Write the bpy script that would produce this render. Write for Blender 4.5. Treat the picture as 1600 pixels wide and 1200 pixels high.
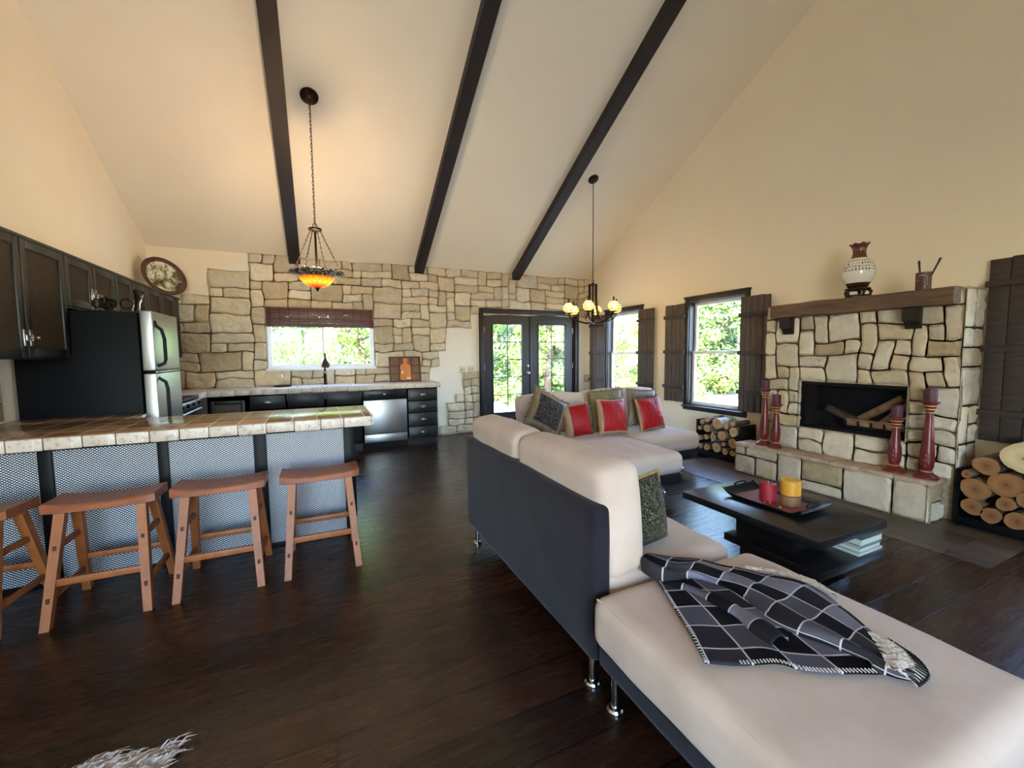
import bpy, bmesh, math, random
from mathutils import Vector, Matrix, noise
random.seed(7)
PI = math.pi
SC = bpy.context.scene
COL = SC.collection
for o in list(bpy.data.objects):
    bpy.data.objects.remove(o)

# ------------------------------------------------------------------ camera
cd = bpy.data.cameras.new('camera'); cam = bpy.data.objects.new('camera', cd); COL.objects.link(cam)
cd.sensor_fit = 'HORIZONTAL'; cd.sensor_width = 36.0; cd.lens = 648.04 / 1600 * 36.0
cd.clip_start = 0.03; cd.clip_end = 200
_r = Vector((0.9082116, -0.4183925, -0.0099702)); _u = Vector((0.0396940, 0.0624000, 0.9972616)); _f = Vector((0.4166246, 0.9061203, -0.0732800))
cam.matrix_world = Matrix(((_r.x, _u.x, -_f.x, 0.0), (_r.y, _u.y, -_f.y, 0.0), (_r.z, _u.z, -_f.z, 1.36), (0, 0, 0, 1)))
SC.camera = cam
# ------------------------------------------------------------------ world, sun, exposure
w = bpy.data.worlds.new('sky'); SC.world = w; w.use_nodes = True
nt = w.node_tree
sky = nt.nodes.new('ShaderNodeTexSky'); sky.sky_type = 'NISHITA'; sky.sun_disc = False
sky.sun_elevation = math.radians(52); sky.sun_rotation = math.radians(250); sky.air_density = 1.0; sky.dust_density = 0.4; sky.ozone_density = 2.5
bgn = nt.nodes['Background']; nt.links.new(sky.outputs[0], bgn.inputs[0]); bgn.inputs[1].default_value = 4.0
sd = bpy.data.lights.new('sun', 'SUN'); sd.energy = 17.0; sd.angle = math.radians(0.6); sd.color = (1.0, 0.95, 0.86)
sun = bpy.data.objects.new('sun', sd); COL.objects.link(sun)
sun.rotation_euler = Vector((0.74, 0.14, -1.05)).to_track_quat('-Z', 'Y').to_euler()
vs = SC.view_settings
vs.view_transform = 'Standard'; vs.look = 'None'; vs.gamma = 1.0; vs.use_curve_mapping = False
vs.exposure = 0.36
cy = SC.cycles
cy.use_denoising = True
cy.max_bounces = 10; cy.diffuse_bounces = 6; cy.glossy_bounces = 4; cy.transmission_bounces = 6; cy.transparent_max_bounces = 12
cy.sample_clamp_indirect = 6.0

def portal(name, loc, normal, sx, sy):
    l = bpy.data.lights.new(name, 'AREA'); l.shape = 'RECTANGLE'; l.size = sx; l.size_y = sy
    l.cycles.is_portal = True
    o = bpy.data.objects.new(name, l); COL.objects.link(o); o.location = loc
    n = Vector(normal)
    o.rotation_euler = n.to_track_quat('-Z', 'Y').to_euler()
    return o
portal('portal_kitchen', (0.045, 6.95, 1.6), (0, -1, 0), 1.46, 0.9)
portal('portal_doors', (3.53, 6.95, 1.05), (0, -1, 0), 1.85, 2.05)
for yc in (5.78, 3.93, 0.52):
    portal('portal_side', (4.95, yc, 1.32), (-1, 0, 0), 1.6, 0.98)
portal('portal_rear', (-.55, -2.95, 1.42), (0, 1, 0), 2.4, 2.25)

# ------------------------------------------------------------------ helpers
def c(r, g, b):
    return tuple(((v / 255) / 12.92 if v / 255 <= .04045 else ((v / 255 + .055) / 1.055) ** 2.4) for v in (r, g, b)) + (1.0,)

class NT:
    def __init__(s, name):
        s.m = bpy.data.materials.new(name); s.m.use_nodes = True
        s.t = s.m.node_tree; s.b = s.t.nodes['Principled BSDF']; s.out = s.t.nodes['Material Output']
    def n(s, typ, **kw):
        x = s.t.nodes.new(typ)
        for k, v in kw.items():
            if k.startswith('i_'):
                x.inputs[int(k[2:]) if k[2:].isdigit() else k[2:].replace('_', ' ')].default_value = v
            else:
                setattr(x, k, v)
        return x
    def l(s, a, b): s.t.links.new(a, b)
    def coord(s, kind='Object', scale=(1, 1, 1), rot=(0, 0, 0)):
        tc = s.n('ShaderNodeTexCoord'); mp = s.n('ShaderNodeMapping')
        mp.inputs['Scale'].default_value = scale; mp.inputs['Rotation'].default_value = rot
        s.l(tc.outputs[kind], mp.inputs[0]); return mp.outputs[0]
    def noise(s, vec, scale, detail=4, rough=.55):
        x = s.n('ShaderNodeTexNoise'); x.inputs['Scale'].default_value = scale; x.inputs['Detail'].default_value = detail; x.inputs['Roughness'].default_value = rough
        if vec is not None: s.l(vec, x.inputs['Vector'])
        return x.outputs['Fac']
    def ramp(s, fac, stops):
        x = s.n('ShaderNodeValToRGB'); e = x.color_ramp.elements
        while len(e) < len(stops): e.new(0.5)
        for k, (p, col) in enumerate(stops): e[k].position = p; e[k].color = col
        s.l(fac, x.inputs[0]); return x.outputs[0]
    def mix(s, fac, a, b, mode='MIX'):
        x = s.n('ShaderNodeMix', data_type='RGBA', blend_type=mode)
        for sock, v in ((x.inputs[0], fac), (x.inputs[6], a), (x.inputs[7], b)):
            if hasattr(v, 'is_linked'): s.l(v, sock)
            else: sock.default_value = v
        return x.outputs[2]
    def math(s, op, a, b=0.0):
        x = s.n('ShaderNodeMath', operation=op)
        for sock, v in ((x.inputs[0], a), (x.inputs[1], b)):
            if hasattr(v, 'is_linked'): s.l(v, sock)
            else: sock.default_value = v
        return x.outputs[0]
    def bump(s, h, strength=.3, dist=.01, prev=None):
        x = s.n('ShaderNodeBump'); x.inputs['Strength'].default_value = strength; x.inputs['Distance'].default_value = dist
        s.l(h, x.inputs['Height'])
        if prev is not None: s.l(prev, x.inputs['Normal'])
        s.l(x.outputs[0], s.b.inputs['Normal']); return x.outputs[0]
    def set(s, **kw):
        for k, v in kw.items():
            sock = s.b.inputs[k.replace('_', ' ')]
            if hasattr(v, 'is_linked'): s.l(v, sock)
            else: sock.default_value = v
        return s

def mat(name, col, rough=.5, metal=0.0, col2=None, nscale=20, stretch=(1, 1, 1), bump=0.0, bdist=.004, spec=.5, coat=0.0, sheen=0.0, lo=.35, hi=.65, rough_var=0.0):
    m = NT(name)
    v = m.coord('Object', stretch)
    if col2 is not None or bump:
        nz = m.noise(v, nscale)
    if col2 is not None:
        m.set(Base_Color=m.ramp(nz, [(lo, col), (hi, col2)]))
    else:
        m.set(Base_Color=col)
    m.set(Roughness=rough, Metallic=metal, Specular_IOR_Level=spec, Coat_Weight=coat, Sheen_Weight=sheen)
    if bump: m.bump(nz, bump, bdist)
    return m.m

# ---- mesh building
def link(name, me, parent=None):
    o = bpy.data.objects.new(name, me); COL.objects.link(o)
    if parent is not None: o.parent = parent
    return o
WM = {}
def world_of(o):
    M = Matrix.Identity(4)
    while o is not None:
        M = WM.get(o.name, Matrix.Identity(4)) @ M
        o = o.parent
    return M
def obj(name, bm, m, parent=None, smooth=35, at=None, kind=None):
    """one mesh object built in world coordinates"""
    me = bpy.data.meshes.new(name)
    bm.normal_update()
    bm.to_mesh(me); bm.free()
    for x in (m if isinstance(m, (list, tuple)) else [m]): me.materials.append(x)
    if parent is not None: me.transform(world_of(parent).inverted())
    if at is not None: me.transform(Matrix.Translation(-Vector(at)))
    if smooth:
        me.polygons.foreach_set('use_smooth', [True] * len(me.polygons))
        me.set_sharp_from_angle(angle=math.radians(smooth))
    o = link(name, me, parent)
    if at is not None:
        o.location = at; WM[o.name] = Matrix.Translation(Vector(at))
    if kind: o['kind'] = kind
    return o
def tag(o, label, cat, group=None, kind=None):
    o['label'] = label; o['category'] = cat
    if group: o['group'] = group
    if kind: o['kind'] = kind
    return o
def thing(name, label, cat, loc=(0, 0, 0), rz=0.0, group=None):
    o = bpy.data.objects.new(name, None); COL.objects.link(o); o.empty_display_size = .1
    o.location = loc; o.rotation_euler = (0, 0, rz)
    WM[o.name] = Matrix.Translation(Vector(loc)) @ Matrix.Rotation(rz, 4, 'Z')
    return tag(o, label, cat, group)
def copy_tree(o, parent=None, loc=None, rz=None, label=None):
    k = o.copy(); COL.objects.link(k); k.parent = parent
    if loc is not None: k.location = loc
    if rz is not None: k.rotation_euler = (0, 0, rz)
    if label: k['label'] = label
    for ch in list(o.children): copy_tree(ch, k)
    return k
def B(): return bmesh.new()
def xf(vs_, M):
    for v in vs_: v.co = M @ v.co
def box(bm, x0, x1, y0, y1, z0, z1, bev=0.0, seg=2, mi=0, M=None):
    M0 = Matrix.Translation(((x0 + x1) / 2, (y0 + y1) / 2, (z0 + z1) / 2)) @ Matrix.Diagonal((abs(x1 - x0), abs(y1 - y0), abs(z1 - z0), 1))
    r = bmesh.ops.create_cube(bm, size=1.0, matrix=M0)
    vv = r['verts']
    fs = set(f for v in vv for f in v.link_faces)
    if bev > 0:
        es = list(set(e for v in vv for e in v.link_edges))
        rr = bmesh.ops.bevel(bm, geom=es, offset=bev, segments=seg, profile=.5, affect='EDGES')
        fs = set(f for v in rr['verts'] for f in v.link_faces)
        vv = list(set(v for f in fs for v in f.verts))
    for f in fs: f.material_index = mi
    if M is not None: xf(vv, M)
    return vv
def poly_prism(bm, pts, axis, a0, a1, mi=0):
    """extrude 2-D polygon pts along axis ('x','y','z') from a0 to a1; pts are the two other coords in order"""
    def mk(p, a):
        if axis == 'x': return (a, p[0], p[1])
        if axis == 'y': return (p[0], a, p[1])
        return (p[0], p[1], a)
    A = [bm.verts.new(mk(p, a0)) for p in pts]; Bv = [bm.verts.new(mk(p, a1)) for p in pts]
    n = len(pts); fs = []
    for i in range(n):
        fs.append(bm.faces.new((A[i], A[(i + 1) % n], Bv[(i + 1) % n], Bv[i])))
    fs.append(bm.faces.new(A[::-1])); fs.append(bm.faces.new(Bv))
    for f in fs: f.material_index = mi
    bmesh.ops.recalc_face_normals(bm, faces=fs)
    return A + Bv
def ring_loft(bm, rings, caps=True, closed=True, mi=0):
    vr = [[bm.verts.new(p) for p in r] for r in rings]
    n = len(vr[0]); fs = []
    for a, b in zip(vr, vr[1:]):
        for i in range(n if closed else n - 1):
            fs.append(bm.faces.new((a[i], a[(i + 1) % n], b[(i + 1) % n], b[i])))
    if caps:
        fs.append(bm.faces.new(vr[0][::-1])); fs.append(bm.faces.new(vr[-1]))
    for f in fs: f.material_index = mi
    bmesh.ops.recalc_face_normals(bm, faces=fs)
    return [v for r in vr for v in r]
def tube(bm, pts, r, n=8, closed=False, mi=0):
    P = [Vector(p) for p in pts]; m_ = len(P)
    rad = r if isinstance(r, (list, tuple)) else [r] * m_
    T = []
    for i in range(m_):
        a = P[(i - 1) % m_] if (closed or i > 0) else P[0]
        b = P[(i + 1) % m_] if (closed or i < m_ - 1) else P[-1]
        T.append((b - a).normalized())
    up = Vector((0, 0, 1)) if abs(T[0].z) < .9 else Vector((1, 0, 0))
    N = (up - T[0] * up.dot(T[0])).normalized()
    rings = []
    for i in range(m_):
        N = (N - T[i] * N.dot(T[i])).normalized(); Bn = T[i].cross(N)
        rings.append([P[i] + (N * math.cos(2 * PI * k / n) + Bn * math.sin(2 * PI * k / n)) * rad[i] for k in range(n)])
    if closed: rings.append(rings[0])
    return ring_loft(bm, rings, caps=not closed, mi=mi)
def cyl(bm, p0, p1, r0, r1=None, n=20, mi=0):
    return tube(bm, [p0, p1], [r0, r0 if r1 is None else r1], n, mi=mi)
def lathe(bm, prof, loc=(0, 0, 0), n=32, M=None, mi=0, caps=True):
    rings = [[Vector((loc[0] + r * math.cos(2 * PI * k / n), loc[1] + r * math.sin(2 * PI * k / n), loc[2] + z)) for k in range(n)] for r, z in prof]
    if M is not None: rings = [[M @ p for p in r] for r in rings]
    return ring_loft(bm, rings, caps=caps, mi=mi)
def grid(bm, nu, nv, f, mi=0, uv=True, flip=False):
    V = [[bm.verts.new(f(i / nu, j / nv)) for i in range(nu + 1)] for j in range(nv + 1)]
    lay = bm.loops.layers.uv.verify() if uv else None
    fs = []
    for j in range(nv):
        for i in range(nu):
            q = [(i, j), (i + 1, j), (i + 1, j + 1), (i, j + 1)]
            if flip: q = q[::-1]
            fc = bm.faces.new([V[b][a] for a, b in q]); fc.material_index = mi; fs.append(fc)
            if uv:
                for lp, (a, b) in zip(fc.loops, q): lp[lay].uv = (a / nu, b / nv)
    return V, fs
def soft_box(bm, x0, x1, y0, y1, z0, z1, r=.06, n=10, crown=.02, wob=.006, seed=0, M=None):
    """upholstered cushion: rounded box with crowned faces and slight lumps"""
    cx, cy_, cz = (x0 + x1) / 2, (y0 + y1) / 2, (z0 + z1) / 2
    hx, hy, hz = (x1 - x0) / 2, (y1 - y0) / 2, (z1 - z0) / 2
    r = min(r, hx, hy, hz)
    L = max(hx, hy, hz)
    step = L * 2 / (n * 2)
    old = set(bm.verts)
    res = bmesh.ops.create_cube(bm, size=2.0)
    es = list(set(e for v in res['verts'] for e in v.link_edges))
    bmesh.ops.subdivide_edges(bm, edges=es, cuts=n * 2, use_grid_fill=True)
    vv = [v for v in bm.verts if v not in old]
    def warp(t, h):  # concentrate samples near the edges
        s = math.copysign(1 - (1 - abs(t)) ** 1.6, t)
        return s * h
    for v in vv:
        p = Vector((warp(v.co.x, hx), warp(v.co.y, hy), warp(v.co.z, hz)))
        q = Vector((max(-hx + r, min(hx - r, p.x)), max(-hy + r, min(hy - r, p.y)), max(-hz + r, min(hz - r, p.z))))
        d = p - q
        n3 = d.normalized() if d.length > 1e-9 else Vector((0, 0, 0))
        o = q + n3 * r if d.length > 1e-9 else p
        u_, v_, w_ = o.x / hx, o.y / hy, o.z / hz
        cr = crown
        if abs(n3.z) > .5: o.z += math.copysign(cr, n3.z) * (1 - u_ * u_) * (1 - v_ * v_)
        if abs(n3.x) > .5: o.x += math.copysign(cr * .7, n3.x) * (1 - v_ * v_) * (1 - w_ * w_)
        if abs(n3.y) > .5: o.y += math.copysign(cr * .7, n3.y) * (1 - u_ * u_) * (1 - w_ * w_)
        o = o + n3 * wob * noise.noise(Vector((o.x * 5 + seed, o.y * 5, o.z * 5)))
        v.co = o + Vector((cx, cy_, cz))
    if M is not None: xf(vv, M)
    return vv

# ---- irregular ashlar stone
WARP = [0.0, None]
def warp2(u, v):
    amp, rects = WARP
    if not amp: return u, v
    for (a, b, e, f) in rects:
        dx = max(a - u, 0, u - b); dy = max(e - v, 0, v - f); amp *= min(1.0, math.hypot(dx, dy) / .10)
    return (u + amp * 1.1 * noise.noise(Vector((u * 2.9, v * 2.9, 1.5))) + amp * .7 * noise.noise(Vector((u * 7, v * 7, 2.5))),
            v + amp * 1.1 * noise.noise(Vector((u * 2.9, v * 2.9, 8.5))) + amp * .8 * noise.noise(Vector((u * 7, v * 7, 6.5))))
def stone(bm, O, U, V, N, u0, u1, v0, v1, depth, rng, lay, gap=.006, wild=1.0):
    su, sv = u1 - u0, v1 - v0
    nu = max(6, min(22, int(su / .019))); nv = max(6, min(22, int(sv / .019)))
    j = min(su, sv) * .045 * wild
    cs = [(u0 + gap + rng.uniform(0, j) * .6, v0 + gap + rng.uniform(0, j) * .6), (u1 - gap - rng.uniform(0, j) * .6, v0 + gap + rng.uniform(0, j) * .6),
          (u1 - gap - rng.uniform(0, j) * .6, v1 - gap - rng.uniform(0, j) * .6), (u0 + gap + rng.uniform(0, j) * .6, v1 - gap - rng.uniform(0, j) * .6)]
    kk = rng.uniform(.03, .13) * wild
    d = depth * rng.uniform(.85, 1.25); sd_ = rng.uniform(0, 100)
    tilt = (rng.uniform(-.25, .25), rng.uniform(-.25, .25))
    tone = (rng.random(), rng.random(), rng.random(), 1)
    def f(s, t):
        a, b = 2 * s - 1, 2 * t - 1
        a2 = a * math.sqrt(max(0, 1 - kk * b * b)); b2 = b * math.sqrt(max(0, 1 - kk * a * a))
        s2, t2 = (a2 + 1) / 2, (b2 + 1) / 2
        pu = (cs[0][0] * (1 - s2) + cs[1][0] * s2) * (1 - t2) + (cs[3][0] * (1 - s2) + cs[2][0] * s2) * t2
        pv = (cs[0][1] * (1 - s2) + cs[1][1] * s2) * (1 - t2) + (cs[3][1] * (1 - s2) + cs[2][1] * s2) * t2
        e = min(min(s, 1 - s) * su, min(t, 1 - t) * sv)
        wv = noise.noise(Vector((pu * 11 + sd_, pv * 11, 0))) * .006 * wild; wv2 = noise.noise(Vector((pu * 11, pv * 11 + sd_, 5))) * .006 * wild
        pu += wv; pv += wv2
        pu, pv = warp2(pu, pv)
        k = min(1, e / .015); k = math.sqrt(max(0, 1 - (1 - k) ** 2))
        h = depth * .42 + (d - depth * .42) * k
        if k > .3:
            h += k * (noise.noise(Vector((pu * 14 + sd_, pv * 14, 2))) * .011 + noise.noise(Vector((pu * 38, pv * 38 + sd_, 2))) * .009 + noise.noise(Vector((pu * 80 + sd_, pv * 60, 4))) * .006 + (a * tilt[0] + b * tilt[1]) * d * .5)
            h = max(h, depth * .58)
        return O + U * pu + V * pv + N * h
    Vg, fs = grid(bm, nu, nv, f, uv=False)
    for row in Vg:
        for v in row: v[lay] = tone
    if fs and fs[0].normal.length == 0: pass
    g2 = .006
    bed = [bm.verts.new(O + U * p[0] + V * p[1] + N * (depth * .5)) for p in (warp2(u0 - g2, v0 - g2), warp2((u0 + u1) / 2, v0 - g2), warp2(u1 + g2, v0 - g2), warp2(u1 + g2, (v0 + v1) / 2), warp2(u1 + g2, v1 + g2), warp2((u0 + u1) / 2, v1 + g2), warp2(u0 - g2, v1 + g2), warp2(u0 - g2, (v0 + v1) / 2))]
    bf = bm.faces.new(bed); bf.material_index = 1; bf.normal_update()
    if bf.normal.dot(N) < 0: bf.normal_flip()
    fs[0].normal_update()
    mid = fs[len(fs) // 2]; mid.normal_update()
    if mid.normal.dot(N) < 0: bmesh.ops.reverse_faces(bm, faces=fs)

def lines(segs):
    out = [segs[0][0]]
    for a, b, n in segs:
        out += [a + (b - a) * (k + 1) / n for k in range(n)]
    return out
SIZES = [(2, 1), (2, 1), (3, 1), (1, 1), (2, 2), (1, 2), (3, 2), (2, 2), (1, 2), (1, 1)]
def stone_field(bm, O, U, V, N, ul, vl, blocked, keep, depth, seed, lay, gap=.006, sizes=SIZES, wild=1.0):
    rng = random.Random(seed)
    nu, nv = len(ul) - 1, len(vl) - 1
    occ = [[blocked((ul[i] + ul[i + 1]) / 2, (vl[j] + vl[j + 1]) / 2) for j in range(nv)] for i in range(nu)]
    for j in range(nv):
        for i in range(nu):
            if occ[i][j]: continue
            cand = list(sizes(ul[i], vl[j]) if callable(sizes) else sizes); rng.shuffle(cand); cand += [(1, 1)]
            for a, b in cand:
                if i + a <= nu and j + b <= nv and all(not occ[i + p][j + q] for p in range(a) for q in range(b)): break
            for p in range(a):
                for q in range(b): occ[i + p][j + q] = True
            if keep((ul[i] + ul[i + a]) / 2, (vl[j] + vl[j + b]) / 2):
                stone(bm, O, U, V, N, ul[i], ul[i + a], vl[j], vl[j + b], depth, rng, lay, gap, wild)
def in_poly(p, x, y):
    r = False; n = len(p)
    for i in range(n):
        (x1, y1), (x2, y2) = p[i], p[(i + 1) % n]
        if (y1 > y) != (y2 > y) and x < (x2 - x1) * (y - y1) / (y2 - y1) + x1: r = not r
    return r

# ------------------------------------------------------------------ materials
def mk_plaster(name, a, b, bs=.25):
    m = NT(name); v = m.coord()
    n1 = m.noise(v, 1.3, 3); n2 = m.noise(v, 9, 6, .6)
    m.set(Base_Color=m.ramp(n1, [(.3, a), (.7, b)]), Roughness=.85, Specular_IOR_Level=.25)
    m.bump(n2, bs, .006); return m.m
M_wall = mk_plaster('cream_plaster', c(240, 225, 197), c(237, 220, 190))
M_ceil = mk_plaster('ceiling_paint', c(244, 230, 204), c(241, 226, 198), .12)
M_white = mk_plaster('pale_trowelled_plaster', c(236, 229, 212), c(230, 222, 204), .6)
def mk_stone(name, c1, c2, c3):
    m = NT(name); v = m.coord()
    at = m.n('ShaderNodeAttribute', attribute_name='Tone'); sp = m.n('ShaderNodeSeparateColor'); m.l(at.outputs['Color'], sp.inputs[0])
    base = m.ramp(sp.outputs[0], [(0.0, c1), (.5, c2), (1.0, c3)])
    n1 = m.noise(v, 7, 6, .65); n2 = m.noise(v, 45, 5, .7)
    base = m.mix(.55, base, m.ramp(n1, [(.25, (.62, .60, .56, 1)), (.6, (1, 1, 1, 1)), (.8, (1, .95, .86, 1))]), 'MULTIPLY')
    val = m.math('ADD', m.math('MULTIPLY', sp.outputs[1], .35), .8)
    cc = m.n('ShaderNodeCombineColor'); [m.l(val, cc.inputs[k]) for k in range(3)]
    base = m.mix(1.0, base, cc.outputs[0], 'MULTIPLY')
    m.set(Base_Color=base, Roughness=.9, Specular_IOR_Level=.2)
    b1 = m.bump(n1, .6, .02); m.bump(n2, .8, .010, b1); return m.m
M_stone = mk_stone('ashlar_limestone', c(213, 196, 165), c(222, 211, 188), c(203, 184, 150))
M_stonef = mk_stone('fireplace_limestone', c(210, 194, 164), c(220, 209, 188), c(196, 174, 138))
M_mortar = mat('mortar', c(172, 156, 130), .95, col2=c(150, 134, 108), nscale=30, bump=.5)
M_mortarw = mat('veneer_mortar', c(182, 162, 130), .95, col2=c(164, 144, 114), nscale=30, bump=.4)
def mk_floor(name, along, bw, bh, cA, cB, rough, grain=.5):
    m = NT(name)
    rot = (0, 0, 0) if along == 'x' else (0, 0, PI / 2)
    v = m.coord('Object', (1, 1, 1), rot)
    bt = m.n('ShaderNodeTexBrick', offset=.37); m.l(v, bt.inputs['Vector'])
    bt.inputs['Color1'].default_value = (0, 0, 0, 1); bt.inputs['Color2'].default_value = (1, 1, 1, 1); bt.inputs['Mortar'].default_value = (.5, .5, .5, 1)
    bt.inputs['Scale'].default_value = 1.0; bt.inputs['Mortar Size'].default_value = .005; bt.inputs['Mortar Smooth'].default_value = .2
    bt.inputs['Brick Width'].default_value = bw; bt.inputs['Row Height'].default_value = bh; bt.inputs['Bias'].default_value = 0
    vg = m.coord('Object', (1.2, 14, 1) if along == 'x' else (14, 1.2, 1))
    g = m.noise(vg, 3.0, 7, .65); blot = m.noise(v, 2.2, 4)
    base = m.ramp(bt.outputs['Color'], [(0, cA), (1, cB)])
    base = m.mix(grain, base, m.ramp(g, [(.3, (.45, .42, .40, 1)), (.58, (1, 1, 1, 1)), (.78, (1.6, 1.45, 1.3, 1))]), 'MULTIPLY')
    base = m.mix(.5, base, m.ramp(blot, [(.3, (.5, .5, .5, 1)), (.7, (1.2, 1.15, 1.1, 1))]), 'MULTIPLY')
    base = m.mix(bt.outputs['Fac'], base, c(8, 6, 5))
    rr = m.math('ADD', m.math('MULTIPLY', g, .16), rough - .08)
    m.set(Base_Color=base, Roughness=rr, Specular_IOR_Level=.5)
    inv = m.math('SUBTRACT', 1.0, bt.outputs['Fac'])
    b1 = m.bump(inv, .5, .003); m.bump(g, .012, .002, b1)
    return m.m
M_floor = mk_floor('dark_plank_floor', 'x', 2.3, .19, c(60, 34, 21), c(25, 14, 9), .27, .28)
M_floor2 = mk_floor('hearth_floor_tile', 'y', .9, .2, c(112, 97, 84), c(78, 66, 57), .38)
def mk_wood(name, a, b, stretch, rough=.5, bump=.3, scale=4, coat=0.0):
    m = NT(name); v = m.coord('Object', stretch)
    g = m.noise(v, scale, 7, .62); g2 = m.noise(m.coord(), 3, 3)
    col = m.ramp(g, [(.32, a), (.68, b)])
    col = m.mix(.35, col, m.ramp(g2, [(.3, (.6, .6, .6, 1)), (.7, (1.1, 1.1, 1.1, 1))]), 'MULTIPLY')
    m.set(Base_Color=col, Roughness=rough, Coat_Weight=coat); m.bump(g, bump, .004); return m.m
M_beam = mk_wood('dark_beam_wood', c(19, 12, 9), c(33, 22, 17), (14, 1, 14), .55)
M_shut = mk_wood('weathered_shutter_wood', c(58, 46, 40), c(98, 82, 72), (12, 12, 1), .7, .5)
M_shutd = mk_wood('batten_and_shaded_wood', c(46, 37, 33), c(72, 59, 52), (2, 2, 12), .7, .4)
M_trim = mk_wood('dark_trim_wood', c(24, 19, 18), c(38, 31, 28), (3, 3, 3), .45, .15)
M_door = mk_wood('dark_door_paint', c(27, 22, 22), c(36, 30, 30), (6, 6, 1), .42, .1)
M_stool = mk_wood('honey_oak', c(146, 82, 38), c(176, 104, 52), (3, 3, 1.2), .5, .12, 5, 0)
M_stool_seat = mk_wood('honey_oak_seat', c(134, 72, 42), c(164, 94, 56), (1.2, 9, 3), .4, .12, 5, .1)
M_tenon = mat('dark_tenon', c(78, 34, 24), .5)
M_mantel = mk_wood('rough_mantel_timber', c(76, 56, 40), c(122, 94, 68), (9, .8, 9), .7, .7)
M_cab = mk_wood('black_cabinet_paint', c(24, 23, 22), c(34, 32, 30), (6, 6, 1), .42, .1)
M_black = mat('black_paint', c(12, 13, 15), .5, bump=.05, spec=.2)
M_blackgl = mat('black_lacquer', c(8, 9, 12), .34, col2=c(12, 13, 15), nscale=60, spec=.35)
M_iron = mat('dark_bronze_metal', c(52, 40, 32), .38, .85, col2=c(34, 27, 22), nscale=40)
M_chrome = mat('chrome', c(220, 222, 226), .12, 1.0)
M_nickel = mat('brushed_nickel', c(176, 172, 164), .32, 1.0)
M_steel = mat('stainless_steel', c(190, 192, 192), .36, 1.0, col2=c(178, 180, 180), nscale=6, stretch=(1, 1, 60))
M_vinyl = mat('white_vinyl', c(236, 238, 236), .4)
def mk_glass(name, tint=(1, 1, 1, 1), refl=.01, rough=.01):
    m = NT(name); t = m.t
    t.nodes.remove(m.b)
    tr = m.n('ShaderNodeBsdfTransparent'); tr.inputs[0].default_value = tint
    gl = m.n('ShaderNodeBsdfGlossy'); gl.inputs['Roughness'].default_value = rough; gl.inputs[0].default_value = (1, 1, 1, 1)
    lw = m.n('ShaderNodeLayerWeight'); lw.inputs[0].default_value = .5
    mx = m.n('ShaderNodeMixShader')
    m.l(m.math('ADD', refl, m.math('MULTIPLY', m.math('POWER', lw.outputs['Facing'], 5.0), .6)), mx.inputs[0])
    m.l(tr.outputs[0], mx.inputs[1]); m.l(gl.outputs[0], mx.inputs[2]); m.l(mx.outputs[0], m.out.inputs[0])
    return m.m
M_glass = mk_glass('window_glass')
M_smoke = mk_glass('smoked_fire_glass', (.88, .88, .9, 1), .006)
M_clear = mk_glass('clear_soap_glass', (.93, .95, .95, 1))
def mk_suede(name, a, b, rough=.9, sheen=.4):
    m = NT(name); v = m.coord()
    n1 = m.noise(v, 5, 5, .6); n2 = m.noise(v, 240, 2)
    m.set(Base_Color=m.ramp(n1, [(.3, a), (.7, b)]), Roughness=rough, Specular_IOR_Level=.15, Sheen_Weight=sheen, Sheen_Roughness=.5)
    m.bump(n2, .15, .002); return m.m
M_cush = mk_suede('light_suede', c(192, 170, 153), c(204, 184, 168), .9, .15)
M_base = mk_suede('charcoal_suede', c(27, 23, 30), c(38, 33, 41), .85, .1)
# ------------------------------------------------------------------ room
XL, XR, YB, YR, ZE = -1.95, 4.80, 6.80, -2.80, 2.77
TS = math.tan(math.radians(28.735)); YRG = 2.0
def zc(y): return ZE + (YB - y) * TS if y >= YRG else ZE + (YB - YRG) * TS - (YRG - y) * TS
ZR = zc(YR)
bm = B(); box(bm, XL - .2, XR + .2, YR - .2, YB + .2, -.12, 0); obj('floor', bm, M_floor, smooth=0, kind='structure')
bm = B(); box(bm, 3.71, XR, 1.02, 3.72, 0, .004, mi=0); obj('floor_tile', bm, M_floor2, smooth=0, kind='structure')

def wall_cells(bm, fn, us, vs_, holes, d0, d1):
    """wall slab made of boxes around rectangular holes; fn maps (u0,u1,v0,v1,d0,d1) to a box"""
    us = sorted(set(us)); vs_ = sorted(set(vs_))
    for a, b in zip(us, us[1:]):
        for e, f in zip(vs_, vs_[1:]):
            mu, mv = (a + b) / 2, (e + f) / 2
            if any(h[0] < mu < h[1] and h[2] < mv < h[3] for h in holes): continue
            fn(a, b, e, f, d0, d1)
KW = (-.69, .775, 1.165, 2.05); DR = (2.58, 4.45, 0, 2.06)   # kitchen window, french doors (x0,x1,z0,z1)
W2 = (3.50, 4.36, .60, 2.06); W3 = (5.35, 6.21, .60, 2.06); W4 = (.09, .95, .60, 2.06)
bm = B()
wall_cells(bm, lambda a, b, e, f, d0, d1: box(bm, a, b, d0, d1, e, f), [XL - .2, KW[0], KW[1], DR[0], DR[1], XR + .2], [0, KW[2], KW[3], DR[3], 3.0], [KW, DR], YB, YB + .16)
wb = obj('wall_back', bm, M_white, smooth=0, kind='structure')
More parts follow.
